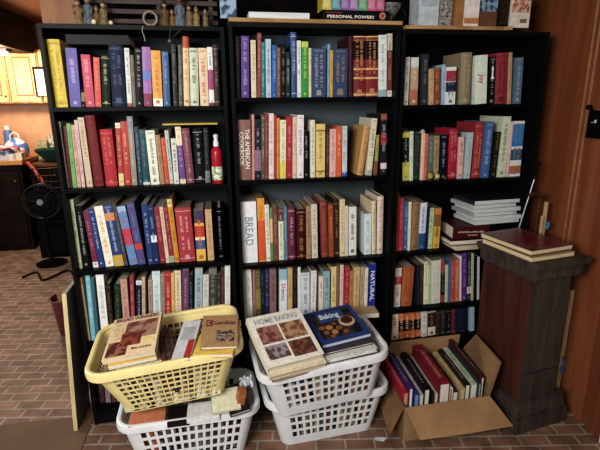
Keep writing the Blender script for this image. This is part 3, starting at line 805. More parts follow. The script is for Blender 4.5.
# --- yellow basket: BREAD WINNERS and neighbours
bw = flat_book((.210, -.469, .652), (.989, -.054, .135), (.027, .98, .198), .223, .276, .022, 'd8bd94', 'cream and maroon bread cookbook on top in the yellow basket', kind='p', pages=mat('d6c8a4', .8, .14, 250, stretch=(.02, .02, 1)))
on_cover(bw, .008, .217, .242, .277, mat('c8a888', .5), 'title_band')
cover_text(bw, 'BREAD WINNERS', .1125, .2595, .195, .024, '5c1c1c')
ph = mat('6c342c', .5, .1, 22, kind='photo', h2='98745c'); ph2 = mat('54241c', .5, .1, 26, kind='photo', h2='8c5a40')
on_cover(bw, .07, .213, .115, .235, ph, 'cover_photo'); on_cover(bw, .01, .098, .012, .105, ph2, 'cover_photo')
on_cover(bw, .06, .15, .07, .16, mat('8c3c2c', .5, .1, 30, kind='photo', h2='5c2018'), 'cover_photo', .0008)
on_cover(bw, .015, .065, .12, .235, mat('cfb084', .6, .15, 60), 'cover_panel')
on_cover(bw, .155, .21, .075, .105, mat('d8c070', .5), 'cover_panel')
cover_text(bw, 'Mel London', .16, .045, .085, .013, '402018')
flat_book((.235, -.478, .628), (.99, .02, .12), (-.02, .98, .19), .20, .25, .020, 'e0b040', 'golden yellow cookbook under the bread cookbook in yellow basket', kind='p')
flat_book((.262, -.462, .598), (.99, .03, .09), (-.03, .98, .16), .19, .25, .024, 'd8d0b8', 'white book at the bottom of the pile in yellow basket', kind='h')
# dark illustrated books standing between the pile and the grey ones
for k, (xa, xb, h_, col, lab) in enumerate(((161, 166, 322, '6c3028', 'maroon patterned book standing right of the bread cookbook'), (167, 172, 324, '38302c', 'dark brown picture book standing in the yellow basket'), (172.5, 177, 330, '1c1c20', 'black book standing left of the grey books in yellow basket'))):
    A = at(xa, 364, 2, .585); Bq = at(xb, 364, 2, .585); w = (Bq-A).length
    root = empty('book', mw=frame((A.x, A.y, .44), (1, .165, 0), (-.14, 1, .12)))
    book_mesh(root, w, .19, .24, col, 'p', 'c0b098', [], None, random, mat('5c4438', .7, .3, 60))
    tag(root, lab, 'book')
gy = flat_book((.492, -.490, .628), (.963, -.242, .116), (.196, .93, .312), .085, .24, .018, 'b4b8bc', 'pale grey book leaning in the middle of the yellow basket')
on_cover(gy, .015, .075, .12, .2, mat('989ca0', .5, .1, 30), 'cover_panel')
flat_book((.545, -.492, .640), (.963, -.242, .116), (.24, .93, .30), .03, .23, .03, 'a83028', 'slim red book leaning in the yellow basket', pages=mat('e4d8d0', .7))
flat_book((.585, -.488, .650), (.976, -.213, .045), (.207, .973, .13), .175, .25, .02, 'd8b440', 'mustard yellow book beneath the brown one in yellow basket')
cu = flat_book((.620, -.488, .682), (.997, -.047, -.04), (.059, .977, .206), .160, .218, .016, 'a88458', 'brown covered cookbook facing up at right in the yellow basket', pages=mat('ece4c8', .7))
D_ = .218
cover_text(cu, 'Cumbia', .09, D_*.74, .12, D_*.13, '6c2434'); on_cover(cu, .018, .045, D_*.64, D_*.84, mat('7c3040', .5), 'initial_panel', .0005)
cover_text(cu, 'C', .031, D_*.74, .016, D_*.13, 'c89878', 'initial')
on_cover(cu, .065, .145, D_*.15, D_*.5, mat('988068', .5, .1, 60, kind='photo', h2='3c3430'), 'cover_photo')
# --- upper white basket
hb = flat_book((.905, -.560, .590), (.960, .281, -.016), (-.252, .884, .394), .277, .293, .036, 'dcd8cc', 'large cream home baking cookbook with four bread photos, white basket', pages=mat('e4dcc0', .8, .14, 250, stretch=(.02, .02, 1)))
D_ = .293; W_ = .277
cover_text(hb, 'HOME BAKING', W_*.5, D_*.87, W_*.8, D_*.11, '8c98a0')
cols = [('6c3830', '94685a'), ('74483a', 'a8825e'), ('8c8890', '5c4038'), ('7c4a34', '54302a')]
k = 0
for (xa, xb, ya, yb) in ((.08, .46, .42, .76), (.5, .92, .42, .76), (.08, .46, .12, .38), (.5, .92, .08, .38)):
    on_cover(hb, W_*xa, W_*xb, D_*ya, D_*yb, mat(cols[k][0], .4, .1, 35, kind='photo', h2=cols[k][1]), 'cover_photo'); k += 1
flat_book((.912, -.572, .553), (.960, .281, -.03), (-.252, .884, .36), .28, .28, .024, 'd0c4a8', 'cream book directly under the home baking cookbook', pages=mat('d8c8a0', .8, .14, 250, stretch=(.02, .02, 1)))
flat_book((.925, -.540, .520), (.97, .24, -.0), (-.22, .92, .25), .27, .26, .02, '8c6040', 'brown book at the bottom left of the upper white basket')
bb = flat_book((1.176, -.407, .585), (.988, .135, .077), (-.145, .979, .144), .259, .269, .024, '243c84', 'blue baking cookbook with cookie photo, right side of white basket', pages=mat('c8d0dc', .6, .1, 200, stretch=(.02, .02, 1)))
D_ = .269; W_ = .259
on_cover(bb, W_*.09, W_*.91, D_*.12, D_*.92, mat('1c1c24', .4, .1, 30, kind='photo', h2='3c3028'), 'cover_photo')
on_cover(bb, W_*.2, W_*.75, D_*.58, D_*.9, mat('2c4c80', .4), 'title_panel', .0009)
cover_text(bb, 'Baking', W_*.45, D_*.74, W_*.4, D_*.2, 'c8d8ec', dz=.0018)
b = MB(); rr = random.Random(5)
for (cx, cy, r) in [(.18, .45, .05), (.32, .42, .055), (.22, .3, .045), (.38, .27, .05), (.5, .36, .05), (.58, .22, .045), (.3, .17, .04), (.45, .5, .035)]:
    b.lathe([(W_*r*1.3, .0), (W_*r*1.3, .0012), (W_*r*.8, .0016)], mat(rr.choice(('a86c3c', 'b87c48', '8c5430')), .6), 12, (W_*cx, D_*cy, .0246))
b.build('cookie_picture', bb)
b = MB(); b.lathe([(.042, 0), (.042, .0014)], mat('c8b090', .5), 20, (W_*.72, D_*.5, .0246)); b.lathe([(.032, .0014), (.030, .002)], mat('54241c', .5), 16, (W_*.73, D_*.53, .0246)); b.build('bowl_picture', bb)
flat_book((1.180, -.435, .558), (.99, .128, .06), (-.133, .985, .12), .255, .265, .014, '3c3c40', 'dark grey book under the blue baking cookbook', pages=mat('c8c4b4', .7))
flat_book((1.182, -.462, .541), (.99, .128, .055), (-.133, .985, .11), .265, .28, .024, 'c8ccc8', 'white book third down under the blue cookbook', pages=mat('e0e0dc', .7))
# ------------------------------------------------------------------ cardboard box
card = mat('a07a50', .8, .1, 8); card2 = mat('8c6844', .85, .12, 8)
FL = Vector((1.60, -.43, .0)); X_ = Vector((.475, .008, 0)); Y_ = Vector((.03, .40, 0))
cb = empty('cardboard_box', FL); tag(cb, 'open brown cardboard box of books on the floor, flaps spread', 'box')
def plate(name, pts, th=.004, m=card):
    pts = [Vector(p) for p in pts]; n = (pts[1]-pts[0]).cross(pts[-1]-pts[0]).normalized()*th
    b = MB(); i = b.mi(m); A = [b.bm.verts.new(p-FL) for p in pts]; B = [b.bm.verts.new(p+n-FL) for p in pts]; N = len(pts)
    b.bm.faces.new(A[::-1]); b.bm.faces.new(B)
    for k in range(N): b.bm.faces.new((A[k], A[(k+1) % N], B[(k+1) % N], B[k]))
    return b.build(name, cb)
Z = Vector((0, 0, .2)); FR = FL+X_; BR = FL+X_+Y_; BL = FL+Y_; e = Vector((0, 0, .004))
plate('box_bottom', [FL+e*.3, FR+e*.3, BR+e*.3, BL+e*.3])
plate('box_side', [FL, FR, FR+Z, FL+Z]); plate('box_side', [BL, BR, BR+Z, BL+Z]); plate('box_side', [FL, BL, BL+Z, FL+Z], m=card2); plate('box_side', [FR, BR, BR+Z, FR+Z], m=card2)
plate('box_flap', [FL+Z, at(420, 440, 2, .055), at(466, 434, 2, .05), at(513, 426, 2, .055), FR+Z], .004)
plate('box_flap', [BL+Z, BR+Z, at(460, 334, 1, -.012), at(391, 342, 1, -.012)], .004)
plate('box_flap', [FR+Z, BR+Z, at(476, 334, 1, -.20), at(501, 362, 1, -.41)], .004, card2)
plate('box_flap', [FL+Z, BL+Z, BL+Z+Vector((-.05, -.02, -.14)), FL+Z+Vector((-.07, 0, -.15))], .004, card2)
# books in the box: page-edges up, standing, tops slope to the back left
bx = [(404, 409.5, 'b02840', 'raspberry red paperback at the left end of the cardboard box', 'c89858'), (410.5, 414.8, '4c2c6c', 'slim violet and red book in the cardboard box', 'e0e0e0'), (415.6, 421, '2c3c88', 'royal blue book in the cardboard box', '6c94c8'),
      (421.8, 426.5, 'b8b4b8', 'pale lilac grey book in the cardboard box', 'dcd8d0'), (427.3, 433.5, '241820', 'black and plum book in the cardboard box', 'dcd8c8'), (434.2, 437.6, '141618', 'slim black book in the cardboard box', '303030'),
      (438.3, 443, 'c4c8b8', 'cream green book in the cardboard box', 'd0bc98'), (443.8, 455, '8c1c28', 'wide dark red book in the middle of the cardboard box', 'dcd8c8'), (455.8, 459, 'd8d4c4', 'thin ivory book in the cardboard box', 'b07858'),
      (459.8, 466.5, '3c3028', 'dark brown book in the cardboard box', 'd8dcd4'), (467.2, 472.5, 'b89c68', 'tan book in the cardboard box', 'c8b080'), (473.3, 479, '2c2824', 'short black and white book in the cardboard box', 'dcdcd4'),
      (479.8, 487, 'b0bca0', 'pale sage picture book near the right end of the cardboard box', 'd8dccc'), (487.8, 490.8, '2c4448', 'slim teal book in the cardboard box', 'b0b0a0'), (491.4, 495.2, '4c2428', 'slim maroon book at the right end of cardboard box', 'dcdcdc')]
for k, (xa, xb, col, lab, pg) in enumerate(bx):
    zt = .235+.02*math.sin(k*1.9)+(.03 if k in (7, 12, 13, 14) else 0)+(.015 if k in (0, 1, 2) else 0)
    yA = -.385+.006*math.sin(k*2.3)
    X0 = 1.612+(2.066-1.612)*(xa-404)/(495.2-404)
    w = (2.066-1.612)*(xb-xa)/(495.2-404)
    root = empty('book', mw=frame((X0, yA, .008), (1, .015, 0), (.0, 1, 0)))
    # spine faces up here: cover folded over the top, page block to the front
    cm = mat(col, .4, .15, 40); h = zt-.008; d = .33+.02*math.sin(k); t = min(.0025, w*.15)
    b = MB(); rise = .035
    def wedge(x0, x1, y0, y1, z0, zf, zk, m): b.hexa([(x0, y0, z0), (x1, y0, z0), (x1, y1, z0), (x0, y1, z0), (x0, y0, zf), (x1, y0, zf), (x1, y1, zk), (x0, y1, zk)], m)
    wedge(0, t, 0, d, 0, h-.003, h-.003+rise, cm); wedge(w-t, w, 0, d, 0, h-.003, h-.003+rise, cm)
    b.hexa([(0, 0, h-.003), (w, 0, h-.003), (w, d, h-.003+rise), (0, d, h-.003+rise), (0, 0, h), (w, 0, h), (w, d, h+rise), (0, d, h+rise)], cm)
    b.build('cover', root)
    b = MB(); wedge(t+.0003, w-t-.0003, .004, d-.003, .002, h-.0035, h-.0035+rise, mat(pg, .7, .1, 200, stretch=(1, .02, .02))); b.build('page_block', root)
    if w > .015:
        q = MB(); yy = .05
        while yy < d-.06:
            L = random.uniform(.004, .009); z0 = h+rise*yy/d+.0009; z1 = h+rise*(yy+L)/d+.0009
            q.poly([(w*.35, yy, z0), (w*.65, yy, z0), (w*.65, yy+L, z1), (w*.35, yy+L, z1)], ink(blend(col, 'd8d4c8' if k != 12 else '303c38', .5))); yy += L+random.uniform(.002, .008)
        q.build('spine_title', root)
    tag(root, lab, 'book', 'books standing in the cardboard box')
# ------------------------------------------------------------------ square dark wooden post (pedestal)
pd = mat('4a403a', .5, scale=7, kind='wood', h2='38302b', stretch=(5, 5, .5)); pr_ = mat('552c22', .45, scale=5, kind='wood', h2='43221a', stretch=(5, 5, .5))
a = math.radians(9); post = empty('wooden_pedestal', (2.190, -.505, 0), a); PW, PD = .350, .41
tag(post, 'square dark wooden post with moulded cap and base, before right bookcase', 'pedestal')
b = MB(); b.box(0, PW, 0, PD, 0, .085, pd, .003); b.box(.012, PW-.012, .012, PD-.012, .085, .10, pd, .004)
b.hexa([(.012, .012, .10), (PW-.012, .012, .10), (PW-.012, PD-.012, .10), (.012, PD-.012, .10), (.024, .024, .16), (PW-.024, .024, .16), (PW-.024, PD-.024, .16), (.024, PD-.024, .16)], pd)
b.box(.02, PW-.02, .02, PD-.02, .16, .172, pd, .003); b.build('base', post)
b = MB(); b.box(.030, PW-.082, .03, PD-.03, .172, .845, pd)
b.box(.0285, .0305, .035, PD-.035, .175, .843, pr_)
for (y0, y1, z0, z1) in ((.034, .075, .18, .84), (PD-.075, PD-.034, .18, .84), (.075, PD-.075, .18, .24), (.075, PD-.075, .76, .84)): b.box(.024, .0287, y0, y1, z0, z1, pr_, .001)
b.box(.032, PW-.084, .0285, .0302, .335, .338, mat('15100e'))
b.build('shaft', post)
b = MB()
for (o_, z0, z1) in ((.024, .845, .858), (.012, .858, .905), (.004, .905, .918), (-.004, .918, .948)): b.box(o_, PW-.012-o_, o_, PD-o_, z0, z1, pd, .003)
b.build('cap', post)
rc = mat('7a3c44', .22, .12, 14, h2='5c2830')  # pinkish tones paint the gloss reflected on the upper cover
for k, (dx, dy, z, col, lab, aa) in enumerate(((.0, .012, .976, '8c7050', 'lower of two cream edged books lying on the dark post', 0), (.012, .03, 1.002, '5a1c22', 'dark red book lying on top of another on the post', .03))):
    O = post.matrix_basis @ Vector((0, 0, 0)); R_ = Matrix.Rotation(a, 4, 'Z')
    o_ = Vector(post.location)+R_ @ Vector((dx-.006, dy+.02, 0)); o_.z = z
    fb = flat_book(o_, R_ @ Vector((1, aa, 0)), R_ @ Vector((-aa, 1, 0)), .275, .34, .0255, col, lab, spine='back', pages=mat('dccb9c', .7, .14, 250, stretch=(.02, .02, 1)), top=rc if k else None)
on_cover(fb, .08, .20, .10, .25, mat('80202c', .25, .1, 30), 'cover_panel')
# sticks and cane in the corner
b = MB(); A = at(541, 160, 1, -.02); B_ = Vector((2.40, -.02, .90)); dd = (B_-A).normalized(); A2 = A
g0 = A+(B_-A)*.25; low = Vector((2.515+0, .0, 0))
top = Vector((2.558, -.05, 1.36)); bot = Vector((2.50, -.05, .0))
pole = empty('walking_pole', bot); tag(pole, 'silver and black pole leaning in the corner beside the wooden wall', 'pole')
top = at(540, 161, 1, -.03); mid = at(524, 212, 1, -.03)
bot = top+(mid-top)*(top.z/(top.z-mid.z))
bot = Vector((max(bot.x, 2.36), -.045, 1.0)); pole.location = (0, 0, 0)
m1 = top+(mid-top)*.35; end = mid+(mid-top)*.25
end = m1+(end-m1)*((m1.z-.0)/(m1.z-end.z)); b.tube(m1, end, .005, .005, mat('a0a8b8', .3, metal=.6)); b.build('shaft', pole, True)
b = MB(); b.tube(top, m1, .009, .006, mat('101014', .5)); b.build('grip', pole, True)
cane = empty('walking_cane', (2.50, -.07, 0)); tag(cane, 'brown wooden cane with horizontal handle standing by the wall', 'cane')
cw = mat('5c3018', .4, .2, 20)
b = MB(); b.tube((0, 0, 0), (0, 0, 1.17), .008, .009, cw); b.build('shaft', cane, True)
b = MB(); b.path([(-.07, 0, 1.185), (-.04, 0, 1.195), (0, 0, 1.185), (.02, 0, 1.18)], .010, cw); b.build('handle', cane, True)
lm = mat('c8a878', .6, .12, 20, stretch=(4, 4, .5))
def lath(x, y, z1, w, label, lean=0):
    b = MB(); b.hexa([(0, 0, 0), (w, 0, 0), (w, .01, 0), (0, .01, 0), (lean, 0, z1), (lean+w, 0, z1), (lean+w, .01, z1), (lean, .01, z1)], lm)
    o = b.build('wooden_lath'); o.location = (x, y, 0); tag(o, label, 'stick', 'wooden laths in the corner')
lath(2.515, -.10, 1.15, .018, 'tall pale wooden lath standing behind the dark post')
lath(2.492, -.115, 1.075, .012, 'short thin pale lath standing left of the tall one')
lath(2.578, -.300, .70, .026, 'pale lath with blue rag at its middle, beside the post', 0)
b = MB(); b.path([(2.596, -.292, .30), (2.604, -.297, .26), (2.596, -.297, .22), (2.603, -.299, .19)], .011, mat('4878a8', .7), 8)
tag(b.build('blue_rag', None, True), 'blue rag hanging on the pale lath beside the dark post', 'rag')
b = MB(); b.path([(2.532, -.11, 1.0), (2.536, -.12, 1.02), (2.534, -.115, 1.04)], .009, mat('2c84b8', .6), 8)
tag(b.build('bottle_cap', None, True), 'small blue cap on a lath behind the two flat books', 'cap')
# black latch on the wooden wall
lt = empty('door_latch', (2.612, -.24, 1.53)); tag(lt, 'black metal latch mounted on the reddish wooden wall', 'latch')
b = MB(); b.box(-.024, 0, -.075, .012, -.02, .115, mat('0c0c0e', .35), .003); b.build('latch_body', lt)
b = MB(); b.box(-.028, -.024, -.045, -.035, .055, .07, mat('c8ccd0', .3)); b.box(-.028, -.024, -.035, -.015, .055, .058, mat('c8ccd0', .3)); b.build('hook_mark', lt)
b = MB(); b.tube((-.012, .02, .125), (-.012, -.01, .105), .006, .006, mat('0c0c0e', .35)); b.tube((-.0, .03, .13), (-.02, .03, .13), .012, .012, mat('141010', .4)); b.build('knob', lt, True)
# ------------------------------------------------------------------ things on top of the bookcases
TL = 2.035
rk = empty('slatted_wooden_rack', (.135, .10, TL)); tag(rk, 'weathered grey wooden rack of slats on the left bookcase top', 'rack')
gm = mat('4c403c', .7, .15, 20, stretch=(.5, 4, 4))
for z in (.02, .062, .104, .146):
    b = MB(); b.box(.07, .64, .0, .012, z, z+.02, gm, .002); b.build('slat', rk)
for (xa, xb) in ((-.005, .06),):
    for z in (.03, .08, .13): b = MB(); b.box(xa, xb, .0, .012, z, z+.014, gm, .002); b.build('slat', rk)
for x in (.12, .36, .60):
    b = MB(); b.box(x, x+.02, .013, .03, 0, .19, gm, .002); b.build('upright', rk)
def figure(x, y, s, robe, skin, hat, lab):
    t = empty('carved_figure', (x, y, TL)); tag(t, lab, 'figurine', 'carved wooden figures on the left bookcase')
    b = MB(); b.lathe([(.014*s, 0), (.018*s, .003), (.017*s, .02*s), (.011*s, .05*s), (.013*s, .058*s), (.006*s, .066*s)], mat(robe, .6, .25, 90), 14)
    for sx in (-1, 1): b.tube((sx*.011*s, 0, .055*s), (sx*.012*s, -.012*s, .035*s), .004*s, .0035*s, mat(robe, .6, .25, 90))
    b.build('robe', t, True)
    b = MB(); b.ball((0, 0, .075*s), .0095*s, mat(skin, .5)); b.build('head', t, True)
    b = MB(); b.lathe([(.0105*s, .078*s), (.010*s, .083*s), (.004*s, .092*s)], mat(hat, .6), 12); b.build('hat', t, True)
ff = [(80, 'c09458', 'd8b088', '8c5c30', 'tan robed carved figure at the left end beside the wooden post', 1.5), (90, '7c90a0', 'c8a078', 'a0a8a8', 'blue grey robed carved figure second from the post', 1.7), (98, 'a87840', 'd0a880', 'b08848', 'ochre carved figure third from the post', 1.1),
      (105, 'b09868', 'd8c0a0', '6c5838', 'cream brown carved figure left of the rack slats', 1.4), (166, '8c6c3c', 'c89868', '4c3418', 'olive brown carved figure at the middle of the rack', 1.5), (173, 'b87830', 'd0a070', 'c89040', 'small orange carved figure left of the blue robed one', 1.0),
      (181, '8098ac', 'a84838', '783428', 'large pale blue robed carved figure with reddish head', 1.9), (190, 'b09060', 'c8a878', '5c4428', 'golden tan carved figure right of the pale blue one', 1.35), (197, 'c8a868', 'c8a878', 'a88848', 'straw coloured carved figure near the right end', 1.2), (206, 'a89058', 'b09878', 'c0a868', 'small yellow tan carved figure at the right end of rack', 1.05)]
for px, rb, sk, ht_, lab, s in ff:
    rb, sk, ht_ = (blend(c_, '1c1410', .32) for c_ in (rb, sk, ht_))  # dim light on the bookcase top blended into the figure colours
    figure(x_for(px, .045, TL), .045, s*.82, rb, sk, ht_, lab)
for k, (px, py, r) in enumerate(((94, 22, .012), (111, 23, .010), (124, 9, .010))):
    b = MB(); b.ball((0, 0, 0), r, mat('d0c0a0', .5)); o = b.build('wooden_ball', None, True)
    z = TL+r if k < 2 else TL+.166+r
    o.location = (x_for(px, .02 if k < 2 else .106, z), .02 if k < 2 else .106, z)
    tag(o, ['white wooden ball at the shelf edge below the blue grey figure', 'tan wooden ball at the left end of the slats', 'pale wooden ball on the topmost rack slat'][k], 'ball')
b = MB(); cx = x_for(150, .085, TL+.05); b.path([(cx+.03*math.cos(t*.3927), .088, TL+.042+.03*math.sin(t*.3927)) for t in range(16)], .006, mat('8c7c6c', .5), 8, True)
tag(b.build('wooden_ring', None, True), 'round wooden ring leaning against the rack slats', 'ring')
b = MB(); 
for k in range(14): b.ball((x_for(138+k*1.6, .1, TL+.175), .10+.005*(k % 2), TL+.172+.006*math.sin(k*.5)), .0085, mat('b8a878', .5), 1, 8)
tag(b.build('bead_string', None, True), 'string of pale wooden beads along the top of rack', 'beads')
# plank and things above the middle and right cases
oak = mat('b08a58', .5, scale=9, kind='wood', h2='8c6838', stretch=(.6, 5, 5))
b = MB(); b.box(.822, 1.664, -.012, .27, 2.056, 2.074, oak, .002); tag(b.build('wooden_plank'), 'light wooden plank lying along the top of the middle bookcase', 'plank')
b = MB(); b.prism([(1.68, -.015), (2.20, -.03), (2.235, -.05), (2.262, -.012), (2.27, .26), (1.68, .26)], 2.040, 2.056, oak); tag(b.build('wooden_plank'), 'short light board with broken end on top of right bookcase', 'plank')
MT = 2.074; RT = 2.056
flat_book((x_for(248, .03, MT+.03), .02, MT+.034), (1, 0, 0), (0, 1, 0), .295, .2, .034, '181818', 'long black book with white pages lying on middle bookcase top', spine='back', pages=mat('d4dce0', .7, .1, 200, stretch=(.02, .02, 1)))
b = MB(); X0 = x_for(228, .04, MT); b.box(0, .075, 0, .05, 0, .12, mat('27405c', .3, .3, 25, kind='photo', h2='88a4c0'), .002)
o = b.build('framed_picture'); o.location = (X0-.035, .02, MT); tag(o, 'dark blue picture standing at the left end of the plank', 'picture')
X0 = x_for(322, .01, MT); X1 = x_for(388, .01, MT)
pb = empty('cassette_box', (X0, .0, MT)); tag(pb, 'black boxed set with white capitals lying on middle bookcase top', 'box')
b = MB(); b.box(0, X1-X0, 0, .2, 0, .045, mat('100f12', .35), .002); b.build('case', pb)
w = X1-X0
text_obj('PERSONAL POWER!', 'box_title', pb, ink('e4e0d8'), Matrix(((1, 0, 0, w*.42), (0, 0, -1, -.001), (0, 1, 0, .016), (0, 0, 0, 1))), w*.7, .014, bold=.02)
text_obj('Anthony Robbins', 'box_subtitle', pb, ink('c03028'), Matrix(((1, 0, 0, w*.17), (0, 0, -1, -.001), (0, 1, 0, .033), (0, 0, 0, 1))), w*.24, .009, bold=.01)
b = MB(); b.tube((w*.9, -.001, .023), (w*.9, .001, .023), .016, .016, mat('c08068', .4), 18); b.tube((w*.9, -.0016, .023), (w*.9, -.001, .023), .009, .009, mat('983838', .4), 14); b.build('emblem', pb)
x = X0+.004
for k, (col, nm) in enumerate((('c8b838', 'yellow'), ('3c94a8', 'teal'), ('7c58a0', 'lilac'), ('9868b0', 'violet'), ('48a468', 'green'), ('c85884', 'pink'), ('b84c70', 'rose'))):
    ww = (w-.02)/7
    b = MB(); b.box(0, ww-.001, 0, .11, 0, .07, mat(col, .4), .0015); b.box(.006, ww-.007, -.0006, 0, .012, .05, mat(blend(col, 'e0d8e0', .35), .4, .1), 0)
    o = b.build('cassette_case'); o.location = (x, .02, MT+.0455); x += ww
    tag(o, nm+' cassette case in the row on the black box', 'cassette', 'coloured cassette cases on the black box')
bo = empty('pewter_bowl', (1.625, .08, MT)); tag(bo, 'grey ornamental bowl at the right end of middle bookcase top', 'bowl')
b = MB(); b.lathe([(.022, 0), (.024, .004), (.012, .012), (.03, .03), (.055, .07), (.062, .09), (.058, .09), (.028, .035), (.004, .02)], mat('7c8080', .4, .35, 60), 24); b.build('bowl_body', bo, True)
b = MB(); b.path([(.06, 0, .07), (.085, 0, .06), (.09, 0, .03), (.07, 0, .008), (.03, 0, .006)], .004, mat('202020', .4), 8); b.build('handle', bo, True)
def topbox(pxl, pxr, h, col, name, lab, cat, extra=None, y=.03, d=.12, kind='n', h2=None):
    X0 = x_for(pxl, y, RT); X1 = x_for(pxr, y, RT); t = empty(name, (X0, y, RT)); tag(t, lab, cat)
    w = X1-X0; b = MB(); b.box(0, w, 0, d, 0, h, mat(col, .5, .1, 30, kind=kind, h2=h2), .002); b.build('carton', t)
    for (nm, x0, x1, z0, z1, c) in extra or []:
        b = MB(); b.box(w*x0, w*x1, -.0012, 0, h*z0, h*z1, c if not isinstance(c, str) else mat(c, .5, .1, 60)); b.build(nm, t)
topbox(418, 438, .17, 'b4c0c8', 'white_carton', 'bluish white carton at the left of the right bookcase top', 'box', [('side_print', .1, .9, .55, .9, 'a0b0bc')])
topbox(439, 451, .16, '8c8880', 'patterned_box', 'grey speckled box between white carton and wooden block', 'box', [('pattern_panel', .08, .92, .05, .95, mat('a09c94', .5, .1, 90, kind='photo', h2='505054'))])
topbox(452, 463, .19, '9c6c38', 'wooden_block', 'upright brown wooden block on the right bookcase top', 'block', [('edge_strip', .0, .12, .0, 1, '7c5028')])
topbox(463.6, 478, .19, 'd8d4cc', 'striped_carton', 'white carton with orange stripe on the right bookcase top', 'box', [('orange_stripe', 0, 1, .10, .24, 'c07840')], y=.02)
topbox(478.6, 497, .19, '704830', 'picture_box', 'brown box with dark blue picture on right bookcase top', 'box', [('blue_picture', .0, .92, .42, .98, mat('24405c', .4, .1, 40, kind='photo', h2='7c98b0'))])
topbox(498, 508.5, .18, '241a14', 'dark_box', 'blackish brown box beside the leaf patterned carton', 'box', [('speckle_panel', .1, .9, .1, .9, mat('3c2c1c', .5, .1, 120, kind='photo', h2='141010'))], y=.01)
topbox(509.5, 528.5, .19, 'd4ccbc', 'leaf_carton', 'white carton with red leaf pattern at the plank end', 'box', [('leaf_print', .05, .95, .38, .97, mat('d0a890', .5, .1, 70, kind='photo', h2='9c5040')), ('barcode_panel', .5, .85, .12, .22, '686c64')], y=-.005)
b = MB(); b.lathe([(.085, 0), (.088, .006), (.05, .012), (.045, .04), (.03, .055), (.004, .06)], mat('5c3c2c', .8, .2, 60), 24)
o = b.build('straw_hat', None, True); o.location = (2.395, .12, 2.040); tag(o, 'brown woven hat resting on the right end of right bookcase', 'hat')
# ------------------------------------------------------------------ left side: leaning board, floor sheet, bin
b = MB(); cream = mat('d8c48c', .6, .1, 20, stretch=(4, 4, .5)); gry = mat('7c8484', .5, .1, 6)
x0, x1 = -.098, -.026; T = .020
b.hexa([(x0, -.03, .005), (x0+T, -.03, .005), (x0+T, .22, 0), (x0, .22, 0), (x1-T, -.05, .80), (x1, -.05, .80), (x1, .20, .80), (x1-T, .20, .80)], gry)
lb = b.build('board'); root = empty('leaning_board', (0, 0, 0)); lb.parent = root
b = MB(); b.hexa([(x0, -.034, 0), (x0+T, -.034, 0), (x0+T, -.03, 0), (x0, -.03, 0), (x1-T, -.054, .80), (x1, -.054, .80), (x1, -.05, .80), (x1-T, -.05, .80)], cream); b.build('front_edge', root)
tag(root, 'grey board with cream front edge leaning against left bookcase side', 'board')
b = MB(); b.box(-1.5, -.022, -.85, .09, .001, .0045, mat('6e563e', .8, .1, 3)); o = b.build('cardboard_sheet'); tag(o, 'flat brown cardboard sheet lying on the bricks, bottom left corner', 'cardboard')
wb = empty('waste_bin', (-.435, 1.16, 0)); tag(wb, 'maroon waste bin on brick floor behind the leaning board', 'bin')
mr = mat('6a2c30', .4, .08)
b = MB(); b.lathe([(.075, 0), (.08, .005), (.11, .29), (.107, .29), (.075, .01)], mr, 28); b.build('bin_body', wb, True)
b = MB(); b.path([(.111*math.cos(k*.2618), .111*math.sin(k*.2618), .29) for k in range(24)], .006, mr, 8, True); b.build('bin_rim', wb, True)
b = MB(); b.hexa([(-.03, -.07, .2), (.07, -.04, .2), (.07, -.03, .2), (-.03, -.06, .2), (-.04, -.08, .37), (.06, -.05, .33), (.06, -.04, .33), (-.04, -.07, .37)], mat('a88458', .7)); tag(b.build('cardboard_scrap'), 'brown cardboard scrap sticking out of the waste bin', 'cardboard')
COL.objects['cardboard_scrap'].location = (-.435, 1.16, .0)
# ------------------------------------------------------------------ kitchen beyond
pine = mat('d8b480', .45, scale=4, kind='wood', h2='bc9058', stretch=(3, 3, .6)); pined = mat('8c5830', .5, .1)
def cabinet(x0, w, lab):
    c = empty('wall_cabinet', (x0, 3.85, 1.70)); tag(c, lab, 'cabinet', 'pine wall cabinets')
    b = MB(); b.box(0, w, 0, .29, 0, .60, pine, .003); b.build('carcass', c)
    b = MB(); b.box(.01, w-.01, -.02, -.001, .015, .585, pine, .004); b.box(.07, w-.07, -.026, -.02, .08, .52, pined, .003); b.box(.085, w-.085, -.03, -.026, .095, .505, pine, .003); d_ = b.build('door', c)
    b = MB(); b.tube((w-.035, -.045, .08), (w-.035, -.02, .08), .010, .007, mat('3c2c20', .4)); b.build('knob', d_, True)
cabinet(-2.45, .42, 'pine wall cabinet at the far left edge of kitchen'); cabinet(-2.02, .40, 'knotty pine wall cabinet second from left above counter'); cabinet(-1.61, .34, 'pale pine wall cabinet left of the notice board'); cabinet(-1.26, .36, 'pine wall cabinet beside the left bookcase')
nb = empty('notice_board', (-1.30, 3.80, 1.78)); tag(nb, 'narrow white panel with black frame hanging on the pine cabinet', 'panel')
b = MB(); b.box(0, .10, 0, .012, 0, .30, mat('d8d4c4', .5)); b.build('panel', nb)
b = MB(); b.box(-.02, 0, -.004, .014, -.01, .33, mat('181410', .5)); b.box(0, .11, -.004, .014, .30, .33, mat('181410', .5)); b.build('frame', nb)
lf = empty('light_fixture', (-1.62, 3.3, 2.19)); tag(lf, 'white tube light glowing under the dark kitchen beam', 'light')
b = MB(); b.box(-.15, .27, -.07, .07, .03, .06, mat('404850', .5)); b.build('housing', lf)
b = MB(); b.tube((-.14, 0, .015), (.25, 0, .015), .018, .018, mat('dff0ff', .3, .02, emit=6), 12); b.build('tube', lf, True)
ct = empty('kitchen_counter', (-3.0, 3.42, 0)); tag(ct, 'kitchen counter with orange wood top and dark front, far left', 'counter')
dk = mat('241610', .5, .2, 6)
b = MB(); b.box(0, 1.52, .03, .70, 0, 1.02, dk); b.build('base_cabinet', ct)
